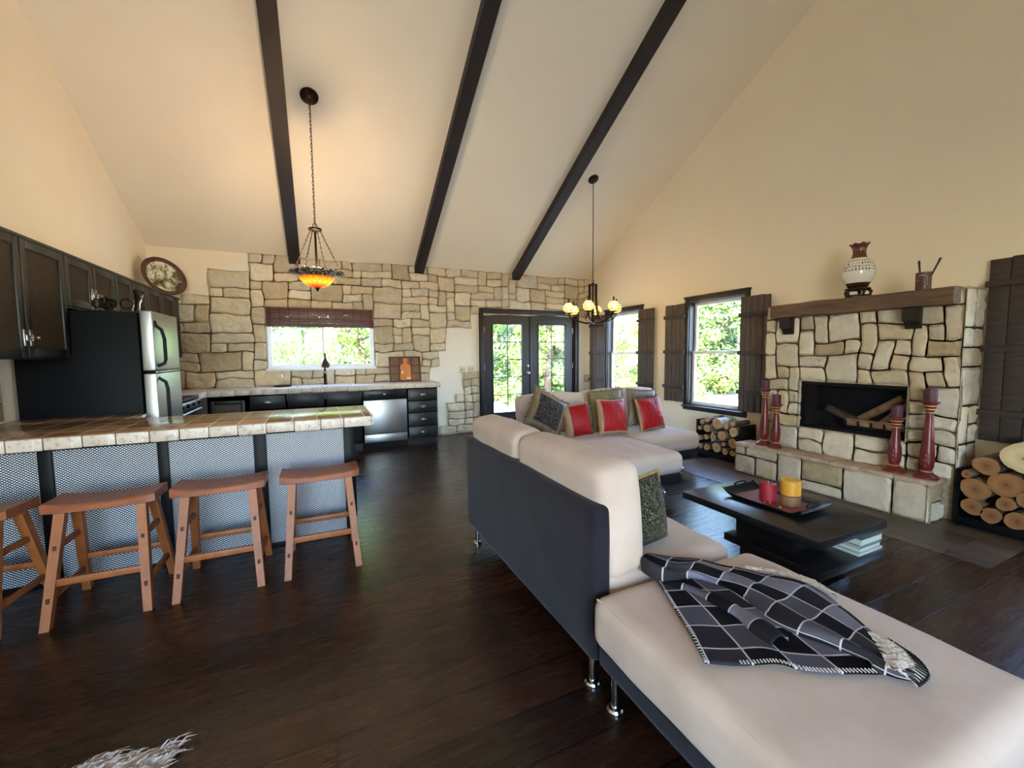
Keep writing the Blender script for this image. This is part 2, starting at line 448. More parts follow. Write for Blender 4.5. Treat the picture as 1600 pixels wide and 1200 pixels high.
# cream plaster field in the upper left corner of the back wall + bare plaster by the door are the wall itself; the stone veneer is a skin on it
UL = [(-2.2, 2.12), (-1.60, 2.12), (-1.46, 2.12), (-1.44, 2.25), (-1.32, 2.37), (-1.22, 2.40), (-1.21, 2.59), (-1.0, 2.61), (-.98, 2.72), (-.72, 2.80), (-.72, 3.2), (-2.2, 3.2)]
PLS = [(2.60, 2.06), (2.33, 2.05), (2.27, 1.88), (2.14, 1.81), (1.98, 1.66), (1.91, 1.45), (1.75, 1.33), (1.68, 1.13), (1.62, .93), (1.60, .0), (1.70, 0), (1.83, .21), (1.93, .42), (2.07, .61), (2.18, .85), (2.34, 1.01), (2.40, 1.14), (2.60, 1.19)]
PRT = [(4.44, 2.08), (4.80, 2.06), (4.76, 1.81), (4.80, 1.25), (4.72, .8), (4.60, .45), (4.44, .40)]
def keep_back(u, v): return not (in_poly(UL, u, v) or in_poly(PLS, u, v) or in_poly(PRT, u, v))
bm = B(); lay = bm.verts.layers.float_color.new('Tone')
ul = lines([(XL, -.69, 8), (-.69, .775, 10), (.775, 2.50, 12), (2.50, 4.53, 14), (4.53, XR, 2)])
vl = lines([(0, .93, 7), (.93, 1.165, 2), (1.165, 2.05, 7), (2.05, 2.17, 1), (2.17, 2.77, 5)])
def blk(u, v):
    return (KW[0] < u < KW[1] and KW[2] < v < KW[3]) or (2.50 < u < 4.53 and v < 2.10) or (u < 1.6 and v < .80)
WARP[:] = [.028, [(KW[0], KW[1], KW[2], KW[3])]]
stone_field(bm, Vector((0, YB, 0)), Vector((1, 0, 0)), Vector((0, 0, 1)), Vector((0, -1, 0)), ul, vl, blk, keep_back, .024, 11, lay, .0005, lambda u, v: [(1, 1), (2, 1), (1, 1), (1, 2)] if (1.6 < u < 2.5 and v < 1.2) or u > 4.5 else [(2, 1), (2, 1), (3, 1), (2, 2), (1, 2), (3, 2), (2, 2), (2, 1), (1, 1)])
WARP[:] = [0.0, None]
obj('stone_veneer', bm, [M_stone, M_mortarw], wb, smooth=50)
# cream painted corner panel of back wall (upper left)
bm = B(); poly_prism(bm, [(-1.95, 2.0), (-1.60, 2.12), (-1.45, 2.12), (-1.42, 2.26), (-1.30, 2.36), (-1.20, 2.42), (-1.19, 2.58), (-.98, 2.62), (-.9, 2.77), (-1.95, 2.77)], 'y', YB - .007, YB)
obj('painted_corner', bm, M_wall, wb, smooth=0)
def gable(name, x0, x1, holes, m):
    bm = B()
    us = [YR] + [v for h in holes for v in h[:2]] + [YB]
    vv = [0] + [v for h in holes for v in h[2:]] + [ZE - .02]
    wall_cells(bm, lambda a, b, e, f, d0, d1: box(bm, d0, d1, a, b, e, f), us, vv, holes, x0, x1)
    poly_prism(bm, [(YR, ZE - .02), (YB, ZE - .02), (YB, ZE), (YRG, zc(YRG)), (YR, ZR)] if ZR > ZE else [(YR, ZE - .02), (YB, ZE - .02), (YB, ZE), (YRG, zc(YRG)), (YR, ZR)], 'x', x0, x1)
    return obj(name, bm, m, smooth=0, kind='structure')
gable('wall_left', XL - .16, XL, [], M_wall)
gable('wall_right', XR, XR + .16, [W2, W3, W4], M_wall)
RW = [(-1.75, .65, .3, 2.55)]
bm = B()
wall_cells(bm, lambda a, b, e, f, d0, d1: box(bm, a, b, d0, d1, e, f), [XL - .16, -1.75, .65, XR + .16], [0, .3, 2.55, ZR], RW, YR - .16, YR)
obj('wall_rear', bm, M_wall, smooth=0, kind='structure')
bm = B()
poly_prism(bm, [(YB + .5, zc(YB) - .5 * TS), (YRG, zc(YRG)), (YR - .6, ZR - .6 * TS), (YR - .6, ZR - .6 * TS + .15), (YRG, zc(YRG) + .18), (YB + .5, zc(YB) - .5 * TS + .15)], 'x', XL - .16, XR + .16)
obj('ceiling', bm, M_ceil, smooth=0, kind='structure')
for k, xb in enumerate((-.282, 1.492, 3.215)):
    bm = B(); hw, dp = .073, .115
    poly_prism(bm, [(YB - .005, ZE), (YRG, zc(YRG)), (YR, ZR), (YR, ZR - dp), (YRG, zc(YRG) - dp), (YB - .005, ZE - dp)], 'x', xb - hw, xb + hw)
    obj('trim_%d' % (k + 1), bm, M_beam, smooth=0, kind='structure')
bm = B(); box(bm, XR - .015, XR, 3.6, YB, 0, .09, .004); obj('baseboard_right', bm, M_trim, smooth=0, kind='structure')

# ------------------------------------------------------------------ windows and doors
def window_right(n, W):
    y0, y1, z0, z1 = W
    bm = B()
    tw = .065
    for a, b, e, f in ((y0 - tw, y0, z0 - .07, z1 + .065), (y1, y1 + tw, z0 - .07, z1 + .065), (y0, y1, z1, z1 + .065), (y0, y1, z0 - .07, z0)):
        box(bm, XR - .026, XR, a, b, e, f, .005)
    box(bm, XR - .045, XR, y0 - tw - .01, y1 + tw + .01, z1 + .05, z1 + .075, .004)
    box(bm, XR - .06, XR + .02, y0 - tw, y1 + tw, z0 - .03, z0, .006)
    # dark jamb liners
    box(bm, XR, XR + .10, y0, y0 + .012, z0, z1); box(bm, XR, XR + .10, y1 - .012, y1, z0, z1); box(bm, XR, XR + .10, y0, y1, z1 - .012, z1); box(bm, XR, XR + .10, y0, y1, z0, z0 + .012)
    wo = obj('window_%d' % n, bm, M_trim, kind='structure')
    zm = (z0 + z1) / 2 + .02
    for nm, a, b, xo in (('lower_sash', z0 + .012, zm + .02, .06), ('upper_sash', zm - .02, z1 - .012, .09)):
        bm = B(); s = .042
        yy0, yy1 = y0 + .012, y1 - .012
        for q in ((yy0, yy0 + s, a, b), (yy1 - s, yy1, a, b), (yy0 + s, yy1 - s, b - s, b), (yy0 + s, yy1 - s, a, a + s)):
            box(bm, XR + xo, XR + xo + .03, *q, .004)
        so = obj(nm, bm, M_vinyl, wo)
        bm = B(); box(bm, XR + xo + .012, XR + xo + .016, yy0 + s, yy1 - s, a + s, b - s); obj('glass_pane', bm, M_glass, so, smooth=0)
        if nm == 'lower_sash':
            bm = B(); ym = (y0 + y1) / 2
            for yl in (ym - .2, ym + .2): box(bm, XR + .055, XR + .085, yl - .025, yl + .025, b, b + .014, .004)
            obj('sash_lock', bm, M_vinyl, so)
    return wo
window_right(2, W2); window_right(3, W3); window_right(4, W4)
# kitchen slider window
bm = B(); x0, x1, z0, z1 = KW; s = .035
for q in ((x0, x0 + s, z0, z1), (x1 - s, x1, z0, z1), (x0 + s, x1 - s, z1 - s, z1), (x0 + s, x1 - s, z0, z0 + s)): box(bm, q[0], q[1], YB + .0, YB + .10, q[2], q[3], .004)
box(bm, x0 - .012, x1 + .012, YB - .05, YB + .02, z0 - .02, z0 + .012, .004)
k1 = obj('window_1', bm, M_vinyl, kind='structure')
for nm, a, b, yo in (('fixed_sash', x0 + s, .06, .06), ('sliding_sash', .03, x1 - s, .035)):
    bm = B(); t = .028
    for q in ((a, a + t, z0 + s, z1 - s), (b - t, b, z0 + s, z1 - s), (a + t, b - t, z1 - s - t, z1 - s), (a + t, b - t, z0 + s, z0 + s + t)): box(bm, q[0], q[1], YB + yo, YB + yo + .022, q[2], q[3], .003)
    so = obj(nm, bm, M_vinyl, k1)
    bm = B(); box(bm, a + t, b - t, YB + yo + .009, YB + yo + .013, z0 + s + t, z1 - s - t); obj('glass_pane', bm, M_glass, so, smooth=0)
# rear windows (behind the viewpoint)
for k, (x0, x1, z0, z1) in enumerate(RW):
    bm = B(); s = .06
    for q in ((x0, x0 + s, z0, z1), (x1 - s, x1, z0, z1), (x0 + s, x1 - s, z1 - s, z1), (x0 + s, x1 - s, z0, z0 + s), ((x0 + x1) / 2 - .03, (x0 + x1) / 2 + .03, z0 + s, z1 - s)): box(bm, q[0], q[1], YR - .09, YR + .015, q[2], q[3], .004)
    wo = obj('window_%d' % (k + 5), bm, M_trim, kind='structure')
    bm = B(); box(bm, x0 + s, x1 - s, YR - .05, YR - .045, z0 + s, z1 - s); obj('glass_pane', bm, M_glass, wo, smooth=0)
# french doors
bm = B(); x0, x1, _, z1 = DR
for q in ((x0 - .075, x0, 0, z1 + .085), (x1, x1 + .075, 0, z1 + .085), (x0, x1, z1, z1 + .085)): box(bm, q[0], q[1], YB - .05, YB + .005, q[2], q[3], .006)
box(bm, x0 - .075, x0 - .055, YB - .062, YB, 0, z1 + .085, .004); box(bm, x1 + .055, x1 + .075, YB - .062, YB, 0, z1 + .085, .004); box(bm, x0 - .075, x1 + .075, YB - .062, YB, z1 + .065, z1 + .085, .004)
for q in ((x0, x0 + .02, 0, z1), (x1 - .02, x1, 0, z1), (x0 + .02, x1 - .02, z1 - .02, z1)): box(bm, q[0], q[1], YB + .0, YB + .12, q[2], q[3])
d1 = obj('door_1', bm, M_trim, kind='structure')
for side, a, b in ((0, x0 + .024, (x0 + x1) / 2 - .002), (1, (x0 + x1) / 2 + .002, x1 - .024)):
    ga, gb, gz0, gz1 = a + .165, b - .165, .30, 1.885
    bm = B(); yf0, yf1 = YB + .02, YB + .065
    for q in ((a, ga, .01, z1 - .024), (gb, b, .01, z1 - .024), (ga, gb, gz1, z1 - .024), (ga, gb, .01, gz0)): box(bm, q[0], q[1], yf0, yf1, q[2], q[3])
    for q in ((ga - .02, ga + .008, gz0 - .02, gz1 + .02), (gb - .008, gb + .02, gz0 - .02, gz1 + .02), (ga, gb, gz1 - .008, gz1 + .02), (ga, gb, gz0 - .02, gz0 + .008)): box(bm, q[0], q[1], yf0 - .008, yf0 + .004, q[2], q[3], .003)
    lf = obj('door_leaf', bm, M_door, d1)
    bm = B(); box(bm, ga, gb, YB + .040, YB + .045, gz0, gz1); obj('glass_pane', bm, M_glass, lf, smooth=0)
    bm = B(); xm = (ga + gb) / 2; box(bm, xm - .007, xm + .007, YB + .028, YB + .04, gz0, gz1)
    for k in range(1, 5): zz = gz0 + (gz1 - gz0) * k / 5; box(bm, ga, gb, YB + .0285, YB + .0395, zz - .007, zz + .007)
    obj('muntins', bm, M_door, lf, smooth=0)
    xh = a if side == 0 else b
    for zz in (.42, 1.12, 1.78):
        bm = B(); cyl(bm, (xh, YB + .012, zz - .05), (xh, YB + .012, zz + .05), .008, n=10); obj('hinge', bm, M_nickel, lf)
    if side == 0:
        xk = b - .06
        bm = B(); lathe(bm, [(.027, 0), (.027, .006), (.012, .01), (.011, .035), (.024, .045), (.028, .058), (.02, .068), (.001, .07)], M=Matrix.Translation((xk, YB + .02, 1.0)) @ Matrix.Rotation(PI / 2, 4, 'X')); obj('door_knob', bm, M_nickel, lf)
        bm = B(); lathe(bm, [(.028, 0), (.027, .012), (.018, .016), (.001, .017)], M=Matrix.Translation((xk, YB + .02, 1.13)) @ Matrix.Rotation(PI / 2, 4, 'X')); box(bm, xk - .004, xk + .004, YB - .015, YB + .005, 1.115, 1.145); obj('deadbolt', bm, M_nickel, lf)
    else:
        bm = B(); box(bm, a - .022, a + .022, YB + .006, YB + .02, .01, z1 - .026, .004); obj('astragal', bm, M_door, lf)

# ------------------------------------------------------------------ kitchen
def mk_tile(name, edge=False):
    m = NT(name); v = m.coord('Object', (1, 1, 1))
    bt = m.n('ShaderNodeTexBrick', offset=0.0 if not edge else 0.5); m.l(v, bt.inputs['Vector'])
    bt.inputs['Color1'].default_value = (0, 0, 0, 1); bt.inputs['Color2'].default_value = (1, 1, 1, 1)
    bt.inputs['Scale'].default_value = 1; bt.inputs['Mortar Size'].default_value = .0055; bt.inputs['Mortar Smooth'].default_value = .3
    bt.inputs['Brick Width'].default_value = .152; bt.inputs['Row Height'].default_value = .152
    n1 = m.noise(v, 9, 6, .65); n2 = m.noise(v, 40, 4)
    if edge:
        base = m.ramp(bt.outputs['Color'], [(0, c(226, 214, 198)), (1, c(206, 190, 172))])
        base = m.mix(.5, base, m.ramp(n2, [(.33, c(160, 130, 114)), (.48, (1, 1, 1, 1))]), 'MULTIPLY')
        rgh = .35
    else:
        base = m.ramp(bt.outputs['Color'], [(0, c(136, 94, 66)), (1, c(190, 152, 116))])
        base = m.mix(.6, base, m.ramp(n1, [(.3, (.55, .48, .42, 1)), (.65, (1.1, 1.05, 1, 1))]), 'MULTIPLY')
        rgh = .14
    base = m.mix(bt.outputs['Fac'] if not edge else 0.0, base, c(222, 204, 176))
    m.set(Base_Color=base, Roughness=m.math('ADD', m.math('MULTIPLY', n2, .2), rgh - .08), Specular_IOR_Level=.55)
    inv = m.math('SUBTRACT', 1.0, bt.outputs['Fac']); b1 = m.bump(inv, .5, .003); m.bump(n2, .1, .003, b1)
    return m.m
M_tile = mk_tile('glazed_stone_tile'); M_tedge = mk_tile('pale_edge_tile', True)
def edge_tiles(bm, p0, p1, out, z0, z1, seed, w=.15):
    """row of bullnose edge tiles with grout gaps, slightly uneven"""
    rng = random.Random(seed); p0 = Vector(p0); p1 = Vector(p1); L = (p1 - p0).length; d = (p1 - p0) / L; o = Vector(out)
    s = 0.0
    while s < L - .02:
        t = min(L, s + w * rng.uniform(.92, 1.08))
        if L - t < .06: t = L
        a = p0 + d * (s + .002); b = p0 + d * (t - .002); e = o * (.012 + rng.uniform(0, .004))
        xs = sorted((min(a.x, b.x, a.x + e.x), max(a.x, b.x, a.x + e.x))); ys = sorted((min(a.y, b.y, a.y + e.y), max(a.y, b.y, a.y + e.y)))
        box(bm, xs[0], xs[1], ys[0], ys[1], z0 + rng.uniform(-.004, .004), z1, .005, mi=1)
        s = t
# peninsula worktop (continuous, L-shaped to the left wall)
pw = thing('worktop', 'brown stone tile worktop on the breakfast peninsula, pale tile edge facing the stools', 'worktop', (-.8, 3.4, .86))
bm = B(); box(bm, XL, .31, 3.06, 3.76, .868, .93, .006); box(bm, XL, -1.22, 3.762, 4.04, .868, .93, .004)
obj('tile_top', bm, M_tile, pw)
bm = B(); edge_tiles(bm, (XL, 3.06, 0), (.31, 3.06, 0), (0, -1, 0), .864, .931, 3); edge_tiles(bm, (.31, 3.05, 0), (.31, 3.76, 0), (1, 0, 0), .864, .931, 5)
obj('tile_edge', bm, [M_tile, M_tedge], pw)
# peninsula body
pb = thing('peninsula', 'black peninsula cabinet faced with white panels behind black diamond mesh', 'peninsula', (-.87, 3.5, 0))
bm = B(); box(bm, XL, .205, 3.36, 3.70, 0.0, .862, .004); box(bm, XL, -1.3, 3.70, 4.03, 0, .862, .004)
box(bm, .12, .215, 3.40, 3.58, .1, .75, .006)
obj('body', bm, M_black, pb)
PAN = [(-.372, .132), (-.921, -.449), (-1.470, -.977), (-1.94, -1.533)]
bm = B()
for a, b in ((.132, .205), (-.449, -.372), (-.977, -.921), (-1.533, -1.470)): box(bm, a, b, 3.335, 3.362, 0, .862, .003)
box(bm, XL, .205, 3.335, 3.362, .812, .862, .003); box(bm, XL, .205, 3.335, 3.362, 0, .018, .002)
obj('face_frame', bm, M_black, pb)
M_panel = mat('white_panel', c(244, 246, 248), .5)
M_mesh = mat('black_expanded_metal', c(14, 16, 20), .35, .3)
def diamond_mesh(bm, O, U, V, N, w, h, pu=.0200, pv=.0150, t=.0017, th=.0025):
    """expanded-metal mesh: two families of diagonal strips clipped to w x h"""
    for sgn in (1, -1):
        k0 = -int(h / pv) - 2; k1 = int(w / pu) + int(h / pv) + 2
        for k in range(k0, k1):
            # line: u/pu - sgn*v/pv = k (+ offset)
            pts = []
            def uv_at_v(v): return (k + sgn * v / pv) * pu
            lo, hi = 0.0, h
            # clip u in [0,w]
            u0, u1 = uv_at_v(lo), uv_at_v(hi)
            def v_at_u(u): return sgn * (u / pu - k) * pv
            va, vb = sorted((v_at_u(0), v_at_u(w)))
            lo, hi = max(lo, va), min(hi, vb)
            if hi - lo < .004: continue
            a = O + U * uv_at_v(lo) + V * lo; b = O + U * uv_at_v(hi) + V * hi
            d = (b - a).normalized(); n = N.cross(d) * t
            q = [a - n, b - n, b + n, a + n]
            f0 = [bm.verts.new(p + N * th) for p in q]
            bk = [bm.verts.new(p) for p in q]
            bm.faces.new(f0); 
            for i in range(4): bm.faces.new((bk[i], bk[(i + 1) % 4], f0[(i + 1) % 4], f0[i]))
for a, b in PAN:
    bm = B(); box(bm, a - .003, b + .003, 3.352, 3.36, .016, .814); po = obj('mesh_panel', bm, M_panel, pb, smooth=0)
    bm = B(); diamond_mesh(bm, Vector((a, 3.3495, .018)), Vector((1, 0, 0)), Vector((0, 0, 1)), Vector((0, -1, 0)), b - a, .794)
    obj('metal_mesh', bm, M_mesh, po, smooth=0)

# back counter worktop
bw = thing('worktop', 'long stone tile worktop under the kitchen window with a sink set in it', 'worktop', (0, 6.5, .86))
SK = (-.34, .42, 6.27, 6.66)
bm = B()
for q in ((XL, SK[0], 6.19, 6.755), (SK[1], 1.63, 6.19, 6.755), (SK[0], SK[1], 6.19, SK[2]), (SK[0], SK[1], SK[3], 6.755)): box(bm, q[0], q[1], q[2], q[3], .872, .93)
box(bm, XL, -1.30, 5.72, 6.188, .872, .93)
obj('tile_top', bm, M_tedge, bw)
bm = B(); edge_tiles(bm, (-1.30, 6.19, 0), (1.63, 6.19, 0), (0, -1, 0), .862, .931, 8); edge_tiles(bm, (1.63, 6.18, 0), (1.63, 6.75, 0), (1, 0, 0), .862, .931, 9); edge_tiles(bm, (-1.30, 5.72, 0), (-1.30, 6.17, 0), (1, 0, 0), .862, .931, 10)
obj('tile_edge', bm, [M_tile, M_tedge], bw)
sk = thing('kitchen_sink', 'white double-bowl sink sunk into the tile worktop below the window', 'sink', (.04, 6.46, .9))
M_porc = mat('white_enamel', c(232, 234, 236), .18)
bm = B(); x0, x1, y0, y1 = SK
for q in ((x0 - .02, x1 + .02, y0 - .02, y0 + .03), (x0 - .02, x1 + .02, y1 - .05, y1 + .02), (x0 - .02, x0 + .03, y0 + .03, y1 - .05), (x1 - .03, x1 + .02, y0 + .03, y1 - .05), (.02, .06, y0 + .03, y1 - .05)): box(bm, *q, .931, .939, .003)
obj('rim', bm, M_porc, sk)
for a, b in ((x0 + .03, .02), (.06, x1 - .03)):
    bm = B(); y2, y3 = y0 + .03, y1 - .05
    ring_loft(bm, [[Vector((p, q, z)) for p, q in ((a + i, y2 + i), (b - i, y2 + i), (b - i, y3 - i), (a + i, y3 - i))] for z, i in ((.93, 0), (.78, .02))], caps=False)
    bm.faces.new([bm.verts.new(p) for p in ((a + .02, y2 + .02, .78), (b - .02, y2 + .02, .78), (b - .02, y3 - .02, .78), (a + .02, y3 - .02, .78))])
    obj('bowl', bm, M_porc, sk, smooth=0)
fa = thing('faucet', 'dark single-lever faucet standing behind the kitchen sink', 'faucet', (.05, 6.63, .938))
bm = B(); lathe(bm, [(.03, 0), (.03, .012), (.02, .02), (.019, .15), (.021, .17), (.001, .178)], (.05, 6.63, .938), 16); tube(bm, [(.05, 6.62, 1.06), (.05, 6.56, 1.12), (.05, 6.50, 1.13), (.05, 6.45, 1.10)], .012, 10); obj('spout', bm, M_iron, fa)
bm = B(); tube(bm, [(.05, 6.63, 1.115), (.05, 6.64, 1.15), (.05, 6.60, 1.18)], [.014, .012, .008], 8); obj('lever', bm, M_black, fa)
so = thing('soap_bottle', 'clear soap bottle on the worktop left of the sink', 'bottle', (-.5, 6.60, .945))
bm = B(); lathe(bm, [(.032, .0), (.036, .01), (.036, .08), (.03, .10), (.012, .11), (.012, .125)], (-.5, 6.60, .945), 20); obj('bottle', bm, M_clear, so)
bm = B(); lathe(bm, [(.014, .118), (.014, .135), (.006, .138), (.006, .165)], (-.5, 6.60, .945), 12); tube(bm, [(-.5, 6.60, 1.108), (-.5, 6.565, 1.112), (-.5, 6.55, 1.10)], .005, 6); obj('pump', bm, M_chrome, so)
bm = B(); lathe(bm, [(.001, 0), (.10, 0), (.115, .012), (.112, .015), (.095, .006), (.001, .006)], (-.5, 6.60, .931), 28); tag(obj('dish', bm, M_black, at=(-.5, 6.60, .931)), 'round black dish under the clear soap bottle', 'dish')
# dark decorated gourd bottle on the window sill
M_gourd = NT('painted_gourd'); v = M_gourd.coord('Object', (1, 1, 1)); vo = M_gourd.n('ShaderNodeTexVoronoi'); vo.inputs['Scale'].default_value = 22; M_gourd.l(v, vo.inputs['Vector'])
M_gourd.set(Base_Color=M_gourd.ramp(vo.outputs['Distance'], [(.0, c(210, 150, 60)), (.25, c(160, 60, 30)), (.4, c(40, 26, 22))]), Roughness=.3)
bm = B(); lathe(bm, [(.001, 0), (.04, 0), (.058, .02), (.062, .05), (.05, .085), (.03, .115), (.017, .14), (.012, .17), (.014, .2), (.018, .215), (.001, .216)], (.06, 6.775, 1.178), 24)
tag(obj('painted_bottle', bm, M_gourd.m, at=(.06, 6.775, 1.178)), 'small dark painted gourd-shaped bottle on the kitchen window sill', 'bottle')
# framed cutting board plaque
pl = thing('wall_plaque', 'dark framed plaque with a wooden paddle board leaning on the stone above the dishwasher', 'plaque', (1.22, 6.72, .93))
Mp = Matrix.Translation((1.22, 6.69, .932)) @ Matrix.Rotation(math.radians(-9), 4, 'X')
M_plq = mk_wood('plaque_wood', c(96, 60, 40), c(138, 92, 62), (3, 3, 1), .5, .2); M_plf = mk_wood('plaque_frame', c(56, 30, 20), c(80, 46, 30), (3, 3, 3), .45, .2)
bm = B(); box(bm, -.235, .235, .0, .012, .01, .39, M=Mp); obj('backing', bm, M_plq, pl, smooth=0)
bm = B()
for q in ((-.245, -.225, 0, .40), (.225, .245, 0, .40), (-.225, .225, .38, .40), (-.225, .225, 0, .02)): box(bm, q[0], q[1], -.012, .014, q[2], q[3], .003, M=Mp)
for zz in (.13, .255): box(bm, -.225, -.09, -.004, .001, zz - .006, zz + .006, M=Mp); box(bm, .09, .225, -.004, .001, zz - .006, zz + .006, M=Mp)
for xx in (-.09, .09): box(bm, xx - .006, xx + .006, -.004, .001, .02, .38, M=Mp)
obj('frame', bm, M_plf, pl)
M_pad = mk_wood('paddle_wood', c(190, 110, 48), c(222, 150, 80), (8, 1, 1), .35, .1)
bm = B()
out = [(-.085, .03), (0, .02), (.085, .03), (.08, .20), (.075, .265), (.035, .28), (.03, .31), (.038, .36), (.02, .375), (-.02, .375), (-.038, .36), (-.03, .31), (-.035, .28), (-.075, .265), (-.08, .20)]
vv = poly_prism(bm, out, 'y', -.022, -.004); xf(vv, Mp); obj('paddle_board', bm, M_pad, pl, smooth=0)
M_gar = mat('garlic', c(240, 232, 212), .5)
for x_, z_ in ((.02, .055), (.055, .05), (-.055, .14), (-.05, .165)):
    bm = B(); bmesh.ops.create_uvsphere(bm, u_segments=10, v_segments=6, radius=.017, matrix=Mp @ Matrix.Translation((x_, -.026, z_)))
    obj('garlic_bulb', bm, M_gar, pl)
# base cabinets
def pull(bm, x, y, z, n=(0, -1, 0), w=.09):
    """oval bail pull on a face"""
    pts = [(x + w / 2 * math.cos(t), y - .012 - .006 * math.sin(t), z + .016 * math.sin(t)) for t in [2 * PI * k / 20 for k in range(20)]]
    tube(bm, pts, .004, 6, closed=True)
    for sx in (-1, 1): cyl(bm, (x + sx * w * .33, y + .001, z), (x + sx * w * .33, y - .014, z), .008, n=8)
    box(bm, x - .02, x + .02, y - .018, y - .008, z - .012, z + .012, .004)
def cabinet(name, label, x0, x1, yf=6.21, yb=6.75, parts=(), zt=.866):
    t = thing(name, label, 'cabinet', ((x0 + x1) / 2, (yf + yb) / 2, 0))
    bm = B(); box(bm, x0 + .001, x1 - .001, yf + .012, yb, .1, zt); box(bm, x0 + .001, x1 - .001, yf + .012, yf + .03, .1, .866); box(bm, x0 + .001, x1 - .001, yf + .07, yb, 0, .1)
    obj('carcass', bm, M_cab, t, smooth=0)
    for kind, a, b, e, f, hp in parts:
        bm = B(); s = .045
        if kind == 'mesh_door':
            for q in ((a, a + s, e, f), (b - s, b, e, f), (a + s, b - s, f - s, f), (a + s, b - s, e, e + s)): box(bm, q[0], q[1], yf - .008, yf + .012, q[2], q[3], .004)
            dd = obj('door', bm, M_cab, t)
            bm = B(); box(bm, a + s - .002, b - s + .002, yf + .006, yf + .010, e + s, f - s); obj('panel', bm, M_bronzep, dd, smooth=0)
            bm = B(); diamond_mesh(bm, Vector((a + s, yf + .004, e + s)), Vector((1, 0, 0)), Vector((0, 0, 1)), Vector((0, -1, 0)), b - a - 2 * s, f - e - 2 * s, .02, .015, .0022); obj('metal_mesh', bm, M_meshb, dd, smooth=0)
        else:
            box(bm, a, b, yf - .008, yf + .012, e, f, .006)
            if kind == 'door':
                pass
            dd = obj('door' if kind == 'door' else 'drawer', bm, M_cab, t)
            bm = B(); box(bm, a + s * .6, b - s * .6, yf - .012, yf - .006, e + s * .5, f - s * .5, .004); obj('raised_panel', bm, M_cab, dd)
        if hp:
            bm = B(); pull(bm, (a + b) / 2 if hp == 'c' else hp, yf - .012, (e + f) / 2 if kind != 'door' else f - .08); obj('handle', bm, M_nickel, dd)
    return t
M_bronzep = mat('bronze_screen_backing', c(158, 138, 110), .55, .1)
M_meshb = mat('bronze_mesh', c(84, 70, 54), .45, .4)
cabinet('base_cabinet', 'black corner base cabinet with a mesh door, beside the range', -1.30, -.87, parts=(('mesh_door', -1.27, -.90, .13, .80, None),))
cabinet('base_cabinet', 'black base cabinet with one pulled drawer, between mesh corner door and sink cabinet', -.87, -.43, parts=(('drawer', -.85, -.445, .67, .845, 'c'), ('door', -.85, -.445, .12, .65, -.50)))
cabinet('base_cabinet', 'wide black sink cabinet with two blank drawer fronts under the window', -.43, .515, parts=(('drawer', -.415, .02, .67, .845, None), ('drawer', .05, .50, .67, .845, None), ('door', -.415, .02, .12, .65, -.04), ('door', .05, .50, .12, .65, .11)), zt=.76)
dz = [(.105, .28), (.29, .485), (.495, .665), (.675, .845)]
cabinet('drawer_cabinet', 'black four-drawer base cabinet at the end of the back counter, right of dishwasher', 1.14, 1.60, parts=tuple(('drawer', 1.155, 1.588, a, b, 'c') for a, b in dz))
# dishwasher
dw = thing('dishwasher', 'stainless dishwasher with black control strip below the back counter', 'dishwasher', (.83, 6.5, 0))
bm = B(); box(bm, .522, 1.132, 6.22, 6.75, .06, .862); obj('body', bm, M_black, dw, smooth=0)
bm = B(); box(bm, .525, 1.13, 6.185, 6.222, .225, .712, .006); obj('door', bm, M_steel, dw)
bm = B(); box(bm, .525, 1.13, 6.19, 6.222, .10, .217, .005); obj('kick_panel', bm, M_steel, dw)
bm = B(); box(bm, .525, 1.13, 6.18, 6.222, .718, .86, .008); cpn = obj('control_panel', bm, M_blackgl, dw)
bm = B(); box(bm, .60, .99, 6.176, 6.182, .75, .80, .002); obj('button_row', bm, M_black, cpn)
bm = B(); box(bm, .80, .83, 6.174, 6.182, .785, .80, .002); obj('latch', bm, M_nickel, cpn)
bm = B(); box(bm, .53, 1.125, 6.25, 6.3, .0, .07); obj('base', bm, M_black, dw, smooth=0)
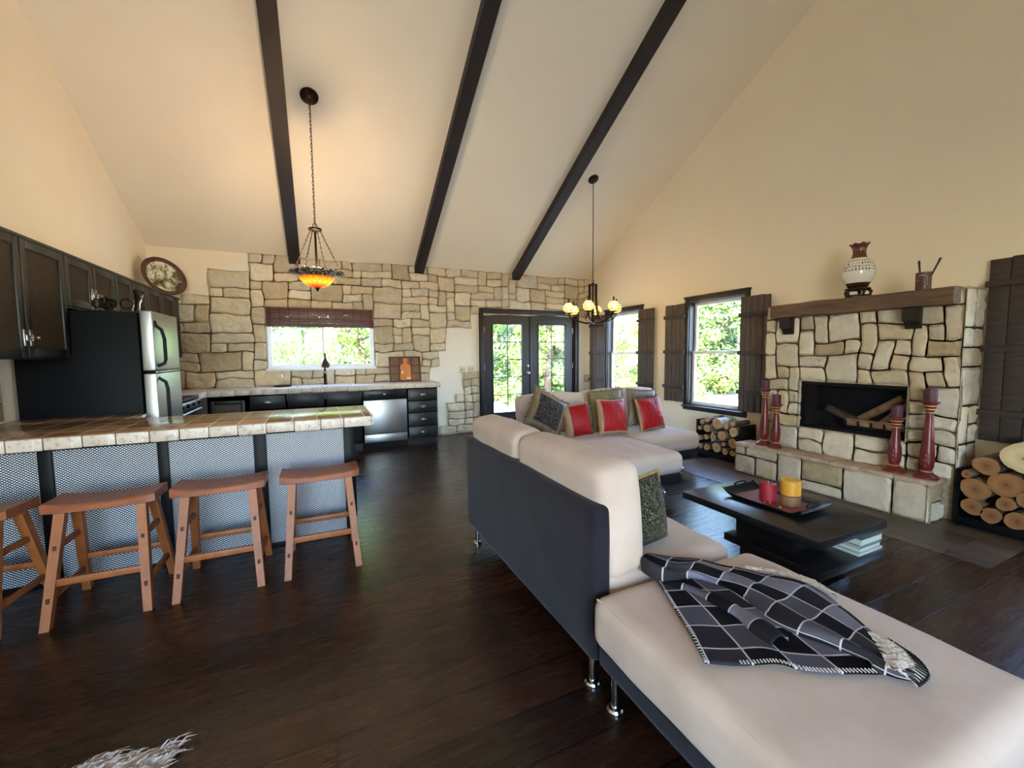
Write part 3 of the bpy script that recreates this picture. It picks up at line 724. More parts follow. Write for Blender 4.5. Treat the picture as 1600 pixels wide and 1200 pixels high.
# upper cabinets on the left wall
def latch(bm, x, y, z):
    box(bm, x, x + .006, y - .014, y + .014, z - .05, z + .05, .002)
    box(bm, x + .006, x + .016, y - .010, y + .010, z - .02, z + .02, .003)
    cyl(bm, (x + .016, y, z), (x + .03, y, z), .006, n=8); 
    r = bmesh.ops.create_uvsphere(bm, u_segments=10, v_segments=6, radius=.011, matrix=Matrix.Translation((x + .034, y, z)))
def upper(label, y0, y1, z0, z1, ds):
    t = thing('wall_cabinet', label, 'cabinet', (XL, (y0 + y1) / 2, z0))
    xf_ = -1.62
    bm = B(); box(bm, XL + .001, xf_ - .022, y0 + .001, y1 - .001, z0, z1); box(bm, XL + .001, xf_ - .002, y0 + .001, y1 - .001, z1 - .018, z1 + .003, .004)
    obj('carcass', bm, M_cab, t, smooth=0)
    for k, (a, b, hs) in enumerate(ds):
        bm = B(); s = .055; e, f = z0 + .012, z1 - .022
        a += .004; b -= .004
        for q in ((a, a + s, e, f), (b - s, b, e, f), (a + s, b - s, f - s, f), (a + s, b - s, e, e + s)): box(bm, xf_ - .022, xf_, q[0], q[1], q[2], q[3], .004)
        dd = obj('door', bm, M_cab, t)
        bm = B(); box(bm, xf_ - .016, xf_ - .012, a + s - .002, b - s + .002, e + s, f - s); obj('panel', bm, M_bronzep, dd, smooth=0)
        bm = B(); diamond_mesh(bm, Vector((xf_ - .0115, a + s, e + s)), Vector((0, 1, 0)), Vector((0, 0, 1)), Vector((1, 0, 0)), b - a - 2 * s, f - e - 2 * s, .016, .012, .002, .002); obj('metal_mesh', bm, M_meshb, dd, smooth=0)
        if hs:
            bm = B(); latch(bm, xf_, (b - .025) if hs > 0 else (a + .025), z0 + .13); obj('handle', bm, M_nickel, dd)
    return t
upper('tall black wall cabinet with two mesh doors, nearest the breakfast bar', 3.07, 4.03, 1.355, 2.11, [(3.07, 3.55, 1), (3.55, 4.03, -1)])
upper('short black wall cabinet with two mesh doors right above the refrigerator', 4.03, 4.83, 1.722, 2.11, [(4.03, 4.43, 1), (4.43, 4.83, -1)])
upper('short black mesh-door wall cabinet above the range', 4.83, 5.57, 1.722, 2.11, [(4.83, 5.20, 1), (5.20, 5.57, -1)])
upper('tall black wall cabinet in the corner beside the stone wall, under the platter', 5.57, 6.73, 1.355, 2.11, [(5.57, 5.99, 1), (5.99, 6.46, -1)])
# refrigerator
M_frs = mat('fridge_side_black', c(6, 7, 11), .55, spec=.15)
fr = thing('refrigerator', 'top-freezer refrigerator with dark sides and stainless doors behind the breakfast bar', 'refrigerator', (-1.55, 4.35, 0))
bm = B(); box(bm, XL + .02, -1.245, 4.05, 4.655, .03, 1.70, .006); obj('body', bm, M_frs, fr)
bm = B(); box(bm, XL + .1, -1.27, 4.08, 4.63, .0, .03); obj('base', bm, M_black, fr, smooth=0)
for nm, a, b in (('door', .09, 1.235), ('freezer_door', 1.255, 1.712)):
    bm = B(); box(bm, -1.235, -1.155, 4.05, 4.655, a, b, .008, 3); dd = obj(nm, bm, M_steel, fr)
    bm = B()
    za, zb = (1.20, .60) if nm == 'door' else (1.29, 1.64)
    pts = [(-1.158, 4.10, za), (-1.115, 4.105, za + (zb - za) * .06), (-1.105, 4.105, za + (zb - za) * .15), (-1.105, 4.105, za + (zb - za) * .6), (-1.118, 4.10, za + (zb - za) * .8), (-1.150, 4.09, za + (zb - za) * .9), (-1.158, 4.085, zb)]
    tube(bm, pts, .012, 10); obj('handle', bm, M_black, dd)
bm = B(); box(bm, -1.16, -1.152, 4.055, 4.65, 1.238, 1.25, .001); obj('door_gap_trim', bm, M_nickel, fr)
# iron ornament on the refrigerator
on = thing('iron_ornament', 'dark curled iron ornament with a pale wing standing on top of the refrigerator', 'ornament', (-1.36, 4.2, 1.70))
bm = B(); rng = random.Random(4)
for k in range(9):
    cx, cyy, cz = -1.44 + rng.uniform(-.09, .10), 4.17 + rng.uniform(-.07, .07), 1.735 + rng.uniform(0, .05); r = rng.uniform(.02, .04); ax = rng.uniform(0, PI)
    tube(bm, [(cx + r * math.cos(t) * math.cos(ax), cyy + r * math.cos(t) * math.sin(ax), cz + r * math.sin(t)) for t in [2 * PI * q / 16 for q in range(16)]], .006, 6, closed=True)
box(bm, -1.55, -1.25, 4.13, 4.23, 1.70, 1.712, .003)
tube(bm, [(-1.28, 4.18, 1.712), (-1.27, 4.18, 1.80), (-1.29, 4.19, 1.88)], [.02, .022, .012], 8)
obj('curls', bm, M_iron, on)
bm = B(); tube(bm, [(-1.26, 4.15, 1.712), (-1.258, 4.14, 1.77), (-1.235, 4.14, 1.82), (-1.222, 4.14, 1.84)], [.008, .010, .008, .003], 8); obj('wing', bm, M_chrome, on)
# platter on top of corner cabinet
M_plrim = mat('platter_rim', c(92, 58, 36), .35, col2=c(58, 34, 24), nscale=25)
M_plc = NT('platter_scene'); v = M_plc.coord('Object', (1, 1, 1)); n1 = M_plc.noise(v, 9, 6, .65); n2 = M_plc.noise(v, 22, 5, .7)
pc = M_plc.ramp(n1, [(.36, c(42, 46, 34)), (.46, c(120, 116, 88)), (.53, c(214, 206, 178)), (.8, c(226, 220, 196))]); pc = M_plc.mix(.45, pc, M_plc.ramp(n2, [(.4, c(70, 66, 50)), (.52, (1, 1, 1, 1))]), 'MULTIPLY'); M_plc.set(Base_Color=pc, Roughness=.25)
pt = thing('platter', 'large oval painted platter with brown rim leaning on top of the corner cabinet', 'platter', (-1.72, 6.45, 2.115))
Mpl = Matrix.Translation((-1.70, 6.44, 2.335)) @ Matrix.Rotation(math.radians(46), 4, 'Z') @ Matrix.Rotation(math.radians(90 - 14), 4, 'X') @ Matrix.Rotation(math.radians(-26), 4, 'Z') @ Matrix.Diagonal((.86, .80, 1, 1))
bm = B(); lathe(bm, [(.225, .006), (.285, .022), (.29, .026), (.285, .030), (.222, .016)], n=48, M=Mpl, caps=False); lathe(bm, [(.001, -.006), (.2, -.006), (.285, .018)], n=48, M=Mpl, caps=False); obj('rim', bm, M_plrim, pt)
bm = B(); lathe(bm, [(.001, .004), (.15, .005), (.224, .017)], n=48, M=Mpl, caps=False); obj('painted_center', bm, M_plc.m, pt)
# range
rg = thing('range', 'black range with steel trim in the corner behind the refrigerator', 'range', (-1.6, 5.2, 0))
bm = B(); box(bm, XL + .01, -1.30, 4.86, 5.70, 0.02, .90, .004); obj('body', bm, M_black, rg)
bm = B(); box(bm, XL + .01, -1.26, 4.86, 5.70, .90, .93, .006); obj('cooktop', bm, M_blackgl, rg)
bm = B(); box(bm, -1.30, -1.27, 4.88, 5.68, .16, .74, .006); dd = obj('oven_door', bm, M_blackgl, rg)
bm = B(); cyl(bm, (-1.235, 4.93, .79), (-1.235, 5.63, .79), .012, n=10); [cyl(bm, (-1.29, yy, .79), (-1.235, yy, .79), .009, n=8) for yy in (4.98, 5.58)]; obj('handle', bm, M_steel, dd)
bm = B(); box(bm, -1.30, -1.25, 4.86, 5.70, .82, .895, .01); cp = obj('control_strip', bm, M_steel, rg)
for k in range(4):
    bm = B(); cyl(bm, (-1.25, 4.98 + k * .2, .858), (-1.225, 4.98 + k * .2, .858), .02, .017, 14); obj('knob', bm, M_black, cp)
for (xx, yy, r) in ((-1.45, 5.08, .10), (-1.45, 5.46, .09), (-1.76, 5.08, .09), (-1.76, 5.46, .10)):
    bm = B(); tube(bm, [(xx + r * math.cos(t), yy + r * math.sin(t), .938) for t in [2 * PI * q / 24 for q in range(24)]], .007, 6, closed=True)
    for a in range(4): t = a * PI / 2; cyl(bm, (xx + r * .3 * math.cos(t), yy + r * .3 * math.sin(t), .94), (xx + r * math.cos(t), yy + r * math.sin(t), .94), .006, n=6)
    obj('burner_grate', bm, M_black, rg)
# light wall tiles behind the bar's left end
bm = B(); rng = random.Random(3); lay = bm.verts.layers.float_color.new('Tone')
for i in range(7):
    for j in range(3):
        y0, z0 = 3.06 + i * .145, .94 + j * .135
        if y0 + .14 > 4.04: continue
        vv = box(bm, XL, XL + .009, y0, y0 + .139, z0, z0 + .129, .003)
        tn = (rng.random(), rng.random(), 0, 1)
        for v in vv: v[lay] = tn
obj('tile_splashback', bm, mk_stone('splash_tile', c(150, 130, 110), c(200, 190, 172), c(96, 74, 66)), bpy.data.objects['wall_left'])
# light switches
for k, (xx, lab) in enumerate(((2.20, 'pale double light switch plate, the one nearer the kitchen counter'), (2.345, 'pale double light switch plate, the one nearer the french doors'))):
    t = thing('light_switch', lab, 'switch', (xx, YB, 1.10), group=None)
    M_sw = bpy.data.materials.get('switch_plastic') or mat('switch_plastic', c(206, 200, 176), .4)
    bm = B(); box(bm, xx - .058, xx + .058, YB - .008, YB, 1.04, 1.155, .003); obj('cover_plate', bm, M_sw, t)
    for dx in (-.023, .023):
        bm = B(); box(bm, xx + dx - .005, xx + dx + .005, YB - .02, YB - .007, 1.088, 1.106, .002); obj('toggle', bm, M_black, t)
# woven blind
bl = thing('woven_blind', 'brown woven wood blind gathered at the top of the kitchen window', 'blind', (.045, 6.77, 2.04))
M_bl = mk_wood('woven_wood', c(70, 34, 24), c(124, 68, 48), (1, 8, 60), .6, .3)
bm = B(); rng = random.Random(5)
x0, x1 = KW[0] + .015, KW[1] - .015
for k in range(34):
    z = 1.775 + k * .0078
    yy = YB - .035 - .012 * (k % 5) * .5 - (.02 if k < 14 else .006)
    tube(bm, [(x0, yy, z), ((x0 + x1) / 2, yy - .002, z + rng.uniform(-.001, .001)), (x1, yy, z)], .0042, 6)
obj('slats', bm, M_bl, bl)
bm = B()
for k in range(12):
    xx = x0 + .05 + k * (x1 - x0 - .1) / 11
    tube(bm, [(xx, YB - .073, 1.77), (xx, YB - .074, 1.88), (xx, YB - .062, 2.045)], .004, 6)
obj('cords', bm, mat('blind_cord', c(54, 28, 22), .7), bl)
bm = B(); box(bm, x0, x1, YB - .045, YB - .005, 2.02, 2.048, .003); obj('headrail', bm, M_bl, bl)
# ------------------------------------------------------------------ stools
def make_stool(loc, label):
    X, Y, _ = loc
    t = thing('bar_stool', label, 'stool', loc, group='saddle stools at the breakfast bar')
    bm = B()
    def top(a, b): # saddle: dips along x centre
        u, v = 2 * a - 1, 2 * b - 1
        return Vector((X + u * .232, Y + v * .115, .585 + .026 * abs(u) ** 2.2))
    n, m_ = 18, 6
    def f(a, b): p = top(a, b); p.z += .0; return p
    rings = []
    for i in range(n + 1):
        a = i / n; u = 2 * a - 1
        zt = (.594 + .019 * abs(u) ** 2.4); zb = .553 + .008 * abs(u) ** 2
        hx = X + u * .232; hy = .115 - (.006 if abs(u) > .99 else 0)
        rings.append([Vector((hx, Y - hy, zb + .004)), Vector((hx, Y - hy, zt - .008)), Vector((hx, Y - hy + .008, zt)), Vector((hx, Y, zt - .004)), Vector((hx, Y + hy - .008, zt)), Vector((hx, Y + hy, zt - .008)), Vector((hx, Y + hy, zb + .004)), Vector((hx, Y + hy - .006, zb)), Vector((hx, Y - hy + .006, zb))])
    ring_loft(bm, rings); obj('seat', bm, M_stool_seat, t, smooth=40)
    def legpt(sx, sy, z):
        k = 1 - z / .56
        return Vector((X + sx * (.165 + .038 * k), Y + sy * (.075 + .135 * k), z))
    for sx in (-1, 1):
        for sy in (-1, 1):
            bm = B()
            rings = []
            for z, w_ in ((.0, .019), (.56, .022)):
                p = legpt(sx, sy, z); rings.append([p + Vector((a * w_, b * w_, 0)) for a, b in ((-1, -1), (1, -1), (1, 1), (-1, 1))])
            ring_loft(bm, rings)
            lg = obj('leg', bm, M_stool, t, smooth=0)
            bm = B()
            for z in (.14, .385):
                p = legpt(sx, sy, z) + Vector((0, sy * .0205, 0)); box(bm, p.x - .007, p.x + .007, p.y - .003, p.y + .003, z - .012, z + .012)
            obj('tenon', bm, M_tenon, lg, smooth=0)
    for sy, z in ((-1, .215), (1, .215)):
        bm = B(); a, b = legpt(-1, sy, z), legpt(1, sy, z); box(bm, a.x, b.x, a.y - .010, a.y + .010, z - .018, z + .018, .003); obj('stretcher', bm, M_stool, t)
    for sx in (-1, 1):
        for z in (.14, .385):
            bm = B(); a, b = legpt(sx, -1, z), legpt(sx, 1, z); box(bm, a.x - .010, a.x + .010, a.y, b.y, z - .016, z + .016, .003); obj('stretcher', bm, M_stool, t)
    return t
st = make_stool((-.03, 3.0, 0), 'honey wood saddle stool at the free end of the breakfast bar, nearest the sofa')
copy_tree(st, loc=(-.575, 3.0, 0), label='honey wood saddle stool, second from the open end of the breakfast bar')
copy_tree(st, loc=(-1.10, 2.99, 0), label='honey wood saddle stool, third from the open end of the breakfast bar')
copy_tree(st, loc=(-1.665, 3.0, 0), rz=-.10, label='honey wood saddle stool farthest along the bar, nearest the left wall')

# ------------------------------------------------------------------ fireplace
fp = thing('fireplace', 'cream ashlar stone fireplace with raised hearth and black firebox on the right wall', 'fireplace', (4.5, 2.2, 0))
FY0, FY1, FZ0, FZ1 = 1.76, 2.64, .575, 1.055
CX = 4.505
bm = B(); lay = bm.verts.layers.float_color.new('Tone')
for q in ((1.46, FY0, 0, 1.825), (FY1, 2.99, 0, 1.825), (FY0, FY1, 0, FZ0), (FY0, FY1, FZ1, 1.825)): box(bm, CX, XR, *q, mi=1)
ulf = lines([(1.455, FY0, 3), (FY0, FY1, 7), (FY1, 2.995, 3)]); vlf = lines([(.335, FZ0, 2), (FZ0, FZ1, 4), (FZ1, 1.83, 6)])
X_, Y_, Z_ = Vector((1, 0, 0)), Vector((0, 1, 0)), Vector((0, 0, 1))
WARP[:] = [.026, [(FY0, FY1, FZ0, FZ1)]]
stone_field(bm, Vector((CX, 0, 0)), Y_, Z_, -X_, ulf, vlf, lambda u, v: FY0 < u < FY1 and FZ0 < v < FZ1, lambda u, v: True, .042, 21, lay, .0015, [(2, 1), (2, 2), (3, 1), (1, 2), (2, 1), (1, 1), (2, 2)], 1.3)
WARP[:] = [0.0, None]
stone_field(bm, Vector((0, 1.46, 0)), X_, Z_, -Y_, lines([(CX - .03, XR, 2)]), lines([(0.0, 1.83, 12)]), lambda u, v: False, lambda u, v: True, .022, 23, lay, .004, [(2, 1), (2, 2), (1, 1), (1, 2)], 1.2)
for (ya, yb_, nrm) in ((FY0, FY0, 1), (FY1, FY1, -1)):
    stone_field(bm, Vector((0, ya, 0)), X_, Z_, Y_ * nrm, lines([(CX - .035, CX + .06, 1)]), lines([(FZ0, FZ1, 4)]), lambda u, v: False, lambda u, v: True, .004, 25, lay, .004, [(1, 1), (1, 2)], .6)
for v in bm.verts:
    if v[lay][3] == 0: v[lay] = (.5, .5, .5, 1)
obj('stone_surround', bm, [M_stonef, M_mortar], fp, smooth=50)
bm = B(); lay = bm.verts.layers.float_color.new('Tone')
box(bm, 4.275, CX, 1.535, 3.14, 0, .30, mi=1)
stone_field(bm, Vector((4.275, 0, 0)), Y_, Z_, -X_, lines([(1.50, 3.17, 14)]), lines([(0, .305, 3)]), lambda u, v: False, lambda u, v: True, .038, 32, lay, .002, [(3, 2), (2, 2), (2, 1), (3, 1), (2, 3), (3, 2), (3, 3)], 1.2)
stone_field(bm, Vector((0, 1.535, 0)), X_, Z_, -Y_, lines([(4.24, 4.475, 1)]), lines([(0, .305, 2)]), lambda u, v: False, lambda u, v: True, .034, 33, lay, .002, [(1, 1)], .8)
for v in bm.verts:
    if v[lay][3] == 0: v[lay] = (.5, .5, .5, 1)
obj('hearth', bm, [M_stonef, M_mortar], fp, smooth=50)
M_slab = mat('hearth_slab', c(196, 172, 146), .6, col2=c(168, 142, 118), nscale=12, bump=.2)
bm = B(); rng = random.Random(2); y = 1.49
while y < 3.16:
    y2 = min(3.17, y + .24); box(bm, 4.235 + rng.uniform(-.004, .004), CX, y + .002, y2 - .002, .302, .335, .004); y = y2
obj('hearth_cap', bm, M_slab, fp)
M_soot = mat('soot_black', c(10, 10, 10), .9, col2=c(18, 17, 16), nscale=10)
bm = B(); t = .012
for q in ((FY0, FY0 + t, FZ0, FZ1), (FY1 - t, FY1, FZ0, FZ1), (FY0, FY1, FZ1 - t, FZ1), (FY0, FY1, FZ0, FZ0 + t)): box(bm, CX + .005, XR - .002, *q)
box(bm, XR - .014, XR - .002, FY0, FY1, FZ0, FZ1); obj('firebox', bm, M_soot, fp, smooth=0)
bm = B(); s = .03
for q in ((FY0 + .004, FY0 + s, FZ0 + .004, FZ1 - .004), (FY1 - s, FY1 - .004, FZ0 + .004, FZ1 - .004), (FY0 + s, FY1 - s, FZ1 - s - .01, FZ1 - .004), (FY0 + s, FY1 - s, FZ0 + .004, FZ0 + s)): box(bm, CX + .004, CX + .03, *q, .003)
ff = obj('firebox_frame', bm, M_black, fp)
bm = B(); box(bm, CX + .015, CX + .019, FY0 + s, FY1 - s, FZ0 + s, FZ1 - s - .01); obj('fire_glass', bm, M_smoke, ff, smooth=0)
bm = B()
for k in range(6): yy = 1.95 + k * .1; tube(bm, [(CX + .06, yy, .69), (CX + .07, yy, .63), (CX + .30, yy, .63)], .008, 6)
for xx in (CX + .09, CX + .26): cyl(bm, (xx, 1.92, .62), (xx, 2.48, .62), .008, n=6); [cyl(bm, (xx, yy, .588), (xx, yy, .62), .008, n=6) for yy in (1.95, 2.45)]
obj('grate', bm, M_black, fp)
# logs
M_bark = mat('bark', c(92, 70, 54), .9, col2=c(150, 122, 98), nscale=9, stretch=(1, 6, 6), bump=.8, bdist=.01)
M_birch = mat('silver_bark', c(196, 190, 182), .75, col2=c(120, 112, 106), nscale=7, stretch=(6, 1, 1), bump=.4, lo=.45, hi=.75)
M_dbark = mat('dark_bark', c(62, 48, 40), .9, col2=c(100, 80, 66), nscale=9, stretch=(1, 6, 6), bump=.8, bdist=.01)
def mk_cut(name, a, b, heart):
    m = NT(name); v = m.coord('Object'); sp = m.n('ShaderNodeSeparateXYZ'); m.l(v, sp.inputs[0])
    nz = m.noise(v, 9, 3); 
    r = m.math('SQRT', m.math('ADD', m.math('POWER', sp.outputs[1], 2.0), m.math('POWER', sp.outputs[2], 2.0)))
    r2 = m.math('ADD', r, m.math('MULTIPLY', nz, .012))
    ring = m.math('SINE', m.math('MULTIPLY', r2, 900.0))
    base = m.ramp(r2, [(0.006, heart), (.016, b), (.06, a), (.1, b)])
    base = m.mix(.14, base, m.ramp(m.math('ADD', m.math('MULTIPLY', ring, .5), .5), [(0, (.45, .38, .3, 1)), (1, (1, 1, 1, 1))]), 'MULTIPLY')
    base = m.mix(.35, base, m.ramp(nz, [(.3, (.6, .5, .4, 1)), (.6, (1, 1, 1, 1))]), 'MULTIPLY')
    m.set(Base_Color=base, Roughness=.85); return m.m
M_cut = mk_cut('cut_log_end', c(198, 162, 118), c(178, 138, 96), c(120, 82, 56))
M_cut_shade = mk_cut('shaded_log_end', c(158, 114, 70), c(136, 92, 52), c(84, 52, 34))  # darker copy of the cut end: the right rack's shade put into the colour
M_cutw = mk_cut('pale_log_end', c(226, 206, 166), c(214, 188, 142), c(120, 84, 58))
def log(loc, r, length, label, group, seed, bark=None, cut=None, axis='x', rot=None, squash=1.0, name='firewood_log'):
    rng = random.Random(seed); n = 22
    x, y, z = loc; bm = B(); rings = []
    ph = [rng.uniform(0, 6.28) for _ in range(4)]
    def rad(t, a): return r * (1 + .05 * math.sin(2 * t + ph[0]) + .04 * math.sin(3 * t + ph[1]) + .02 * math.sin(7 * t + ph[2]) + .012 * math.sin(13 * t + 9 * a))
    k = 7
    for i in range(k + 1):
        a = i / k; rr = 1.0
        px = -length / 2 + length * a
        rings.append([Vector((px + rng.uniform(-.0, .0), rad(2 * PI * q / n, a) * math.cos(2 * PI * q / n), squash * rad(2 * PI * q / n, a) * math.sin(2 * PI * q / n))) for q in range(n)])
    ring_loft(bm, rings)
    for f in bm.faces:
        if len(f.verts) > 4: f.material_index = 1
    # thin bark rim on the cut face
    M = Matrix.Identity(4)
    if rot: M = Matrix.Rotation(rot[2], 4, 'Z') @ Matrix.Rotation(rot[1], 4, 'Y') @ Matrix.Rotation(rot[0], 4, 'X')
    xf(list(bm.verts), M)
    me_o = obj(name, bm, [bark or M_bark, cut or M_cut], smooth=40)
    me_o.location = loc; WM[me_o.name] = Matrix.Translation(Vector(loc))
    return tag(me_o, label, 'log', group)
# left rack (between window and hearth)
LL = [(3.88, .36, .028), (3.849, .443, .032), (3.772, .488, .033), (3.768, .371, .047), (3.624, .455, .066), (3.502, .435, .035), (3.388, .385, .055), (3.873, .231, .034), (3.783, .255, .034), (3.67, .280, .040), (3.55, .312, .056), (3.87, .121, .034), (3.76, .127, .042), (3.622, .148, .060), (3.527, .21, .027), (3.393, .245, .056), (3.50, .121, .040), (3.40, .12, .036)]
names_l = ['thin log at the far end of the second row from top', 'small log on the top layer at the far end', 'small log lying beside the silver log on top', 'fat orange-ended log just under the top layer', 'big silver-barked log lying on the very top', 'small round log right of the silver top log', 'thick log nearest the hearth under the bark slab', 'thin log at the far end of the middle row', 'small log second in the middle row', 'dark-ended log at the centre of the middle row', 'round log with a cracked face in the middle row', 'thin log at the far end of the bottom row', 'log second from the far end on the bottom row', 'largest log of the bottom row', 'smallest log wedged above the bottom row', 'broad brown-ended log partly hidden by the hearth', 'log on the bottom row nearest the hearth', 'short log tucked behind the hearth end']
for k, ((y, z, r), nm) in enumerate(zip(LL, names_l)):
    z += .0
    log((4.64 + .006 * (k % 3), y, z), r, .29, nm + ', window rack', 'firewood in the rack under the window', 100 + k, bark=M_birch if k == 4 else (M_dbark if k in (9, 15) else M_bark))
log((4.66, 3.42, .478), .036, .27, 'flat bark-covered log on top of the window rack beside the hearth', 'firewood in the rack under the window', 130, bark=M_dbark, squash=.8)
def rack(label, y0, y1, z1, zl, x0=4.49, x1=4.775):
    t = thing('firewood_rack', label, 'rack', ((x0 + x1) / 2, (y0 + y1) / 2, 0))
    bm = B(); box(bm, x0, x1, y0, y1, .012, zl, .004); obj('base', bm, M_black, t)
    for yy, nm in ((y0, 'end_panel'), (y1, 'end_panel')):
        bm = B(); box(bm, x0 + .02, x1, yy - .012, yy + .012, .012, z1, .003); obj(nm, bm, M_black, t)
    for xx in (x0 + .02, x1 - .02):
        for yy in (y0 + .02, y1 - .02):
            bm = B(); box(bm, xx - .012, xx + .012, yy - .012, yy + .012, 0, .014); obj('foot', bm, M_black, t, smooth=0)
    return t
rack('black firewood rack under the window, far side of the hearth', 3.305, 3.935, .47, .078)
# right rack
LR = [(1.287, .502, .072, M_dbark, M_cut_shade, 'tilted dark-barked log on top of the rack, beside the chimney'), (1.115, .595, .106, M_birch, M_cutw, 'big pale log with a split face lying highest on the right rack'), (1.385, .415, .030, M_bark, M_cut_shade, 'thin log poking out beside the stone chimney'), (1.335, .312, .080, M_bark, M_cut_shade, 'round log above the bottom row nearest the chimney'), (1.185, .388, .088, M_bark, M_cut_shade, 'large round log at the centre of the right rack'), (1.045, .44, .058, M_bark, M_cut_shade, 'log below the big pale one at the photo edge'), (1.345, .175, .060, M_bark, M_cut_shade, 'bottom-row log nearest the chimney'), (1.178, .250, .050, M_bark, M_cut_shade, 'small oval log under the large round one'), (1.075, .305, .056, M_bark, M_cut_shade, 'mid-height log right of the small oval one'), (1.245, .142, .056, M_dbark, M_cut_shade, 'second log of the bottom row, reddish end'), (1.12, .145, .062, M_bark, M_cut_shade, 'third log of the bottom row, orange end'), (1.01, .20, .055, M_bark, M_cut_shade, 'log at the photo edge low in the right rack'), (.98, .33, .06, M_bark, M_cut_shade, 'log beyond the mid-height one in the right rack')]
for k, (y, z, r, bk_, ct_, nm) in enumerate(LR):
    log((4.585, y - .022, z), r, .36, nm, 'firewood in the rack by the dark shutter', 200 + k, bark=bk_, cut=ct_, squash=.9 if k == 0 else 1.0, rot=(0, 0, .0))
rack('black firewood rack right of the hearth, below the wide shutter', .84, 1.418, .44, .08, 4.42, 4.775)
# logs in the firebox
for k, (lc, r, L, rot, nm) in enumerate((((CX + .12, 2.04, .668), .042, .46, (0, 0, PI / 2), 'split log lying flat at the front of the firebox grate'), ((CX + .19, 2.30, .705), .042, .38, (0, -.42, PI / 2 + .1), 'log slanting up to the right behind the fire glass'), ((CX + .22, 2.06, .80), .042, .46, (0, .62, PI / 2 - .1), 'steep log leaning across the others in the firebox'), ((CX + .25, 1.93, .80), .032, .44, (0, .78, PI / 2 - .2), 'thin steep stick at the right of the firebox'))):
    log(lc, r, L, nm, 'logs inside the firebox', 300 + k, bark=M_dbark if k == 1 else M_cut, cut=M_cut, rot=rot, squash=.8)
# mantel
mt = thing('mantel_shelf', 'rough-hewn brown timber mantel beam on two corbels across the stone fireplace', 'mantel', (4.4, 2.17, 1.7))
bm = B(); nseg = 24; rings = []
for i in range(nseg + 1):
    y = 1.475 + (2.875 - 1.475) * i / nseg; h = lambda s: .006 * noise.noise(Vector((y * 4, s, 0)))
    rings.append([Vector((4.335 + h(1), y, 1.705 + h(2))), Vector((4.328 + h(3), y, 1.76)), Vector((4.338 + h(4), y, 1.832 + h(5))), Vector((4.452, y, 1.836)), Vector((4.452, y, 1.70))])
ring_loft(bm, rings); obj('beam', bm, M_mantel, mt, smooth=25)
for yc in (2.745, 1.74):
    bm = B(); prof = [(4.452, 1.53), (4.43, 1.53), (4.42, 1.56), (4.40, 1.585), (4.365, 1.60), (4.36, 1.699), (4.452, 1.699)]
    vv = poly_prism(bm, [(p[0], p[1]) for p in prof], 'y', yc - .05, yc + .05); obj('corbel', bm, M_beam, mt, smooth=0)
# vase on its stand
M_vase = NT('glazed_vase'); v = M_vase.coord('Object'); sp = M_vase.n('ShaderNodeSeparateXYZ'); M_vase.l(v, sp.inputs[0])
ang = M_vase.math('ARCTAN2', sp.outputs[1], sp.outputs[0])
base = M_vase.ramp(sp.outputs[2], [(.0, c(58, 34, 24)), (.034, c(58, 34, 24)), (.04, c(222, 216, 200)), (.255, c(222, 216, 200)), (.26, c(92, 52, 32)), (.40, c(52, 30, 22))])
for e_ in base.node.color_ramp.elements: pass
base.node.color_ramp.interpolation = 'CONSTANT'
gx = M_vase.math('FRACT', M_vase.math('MULTIPLY', ang, 16 / PI)); gz = M_vase.math('FRACT', M_vase.math('MULTIPLY', sp.outputs[2], 36.0))
nzv = M_vase.noise(v, 90, 3, .6)
inx = M_vase.math('LESS_THAN', M_vase.math('ABSOLUTE', M_vase.math('SUBTRACT', gx, .5)), .26); inz = M_vase.math('LESS_THAN', M_vase.math('ABSOLUTE', M_vase.math('SUBTRACT', gz, .5)), .30)
band = M_vase.math('MULTIPLY', M_vase.math('GREATER_THAN', sp.outputs[2], .138), M_vase.math('LESS_THAN', sp.outputs[2], .245))
mk_ = M_vase.math('MULTIPLY', M_vase.math('MULTIPLY', inx, inz), M_vase.math('MULTIPLY', band, M_vase.math('GREATER_THAN', nzv, .47)))
base = M_vase.mix(mk_, base, c(46, 36, 32))
nk = M_vase.noise(v, 28, 4, .6); neck = M_vase.math('MULTIPLY', M_vase.math('GREATER_THAN', sp.outputs[2], .27), M_vase.math('GREATER_THAN', nk, .6))
base = M_vase.mix(neck, base, c(176, 112, 72)); M_vase.set(Base_Color=base, Roughness=.16)
VB = (4.415, 2.135, 1.914)
bm = B(); n = 40
prof = [(.001, 0), (.062, 0), (.075, .012), (.083, .03), (.10, .06), (.118, .10), (.124, .14), (.118, .18), (.10, .22), (.075, .25), (.058, .27), (.05, .295), (.047, .32), (.05, .345), (.06, .37), (.074, .388)]
rings = []
for r, z in prof + [(r - .004, z) for r, z in prof[:-7:-1]]:
    rings.append([Vector((r * (1 + (.025 * math.cos(8 * 2 * PI * k / n) if z > .375 else 0)) * math.cos(2 * PI * k / n), r * (1 + (.025 * math.cos(8 * 2 * PI * k / n) if z > .375 else 0)) * math.sin(2 * PI * k / n), z + (.006 * math.cos(8 * 2 * PI * k / n) if z > .38 else 0))) for k in range(n)])
ring_loft(bm, rings)
vo = obj('vase', bm, M_vase.m); vo.location = VB; WM[vo.name] = Matrix.Translation(Vector(VB)); tag(vo, 'round white vase with dark script rows and brown fluted neck on a carved stand', 'vase')
vs_t = thing('vase_stand', 'dark carved wooden stand under the white vase on the mantel', 'stand', (VB[0], VB[1], 1.837))
bm = B(); lathe(bm, [(.001, .058), (.088, .058), (.094, .065), (.09, .075), (.001, .075)], (VB[0], VB[1], 1.838), 32); obj('plate', bm, M_beam, vs_t)
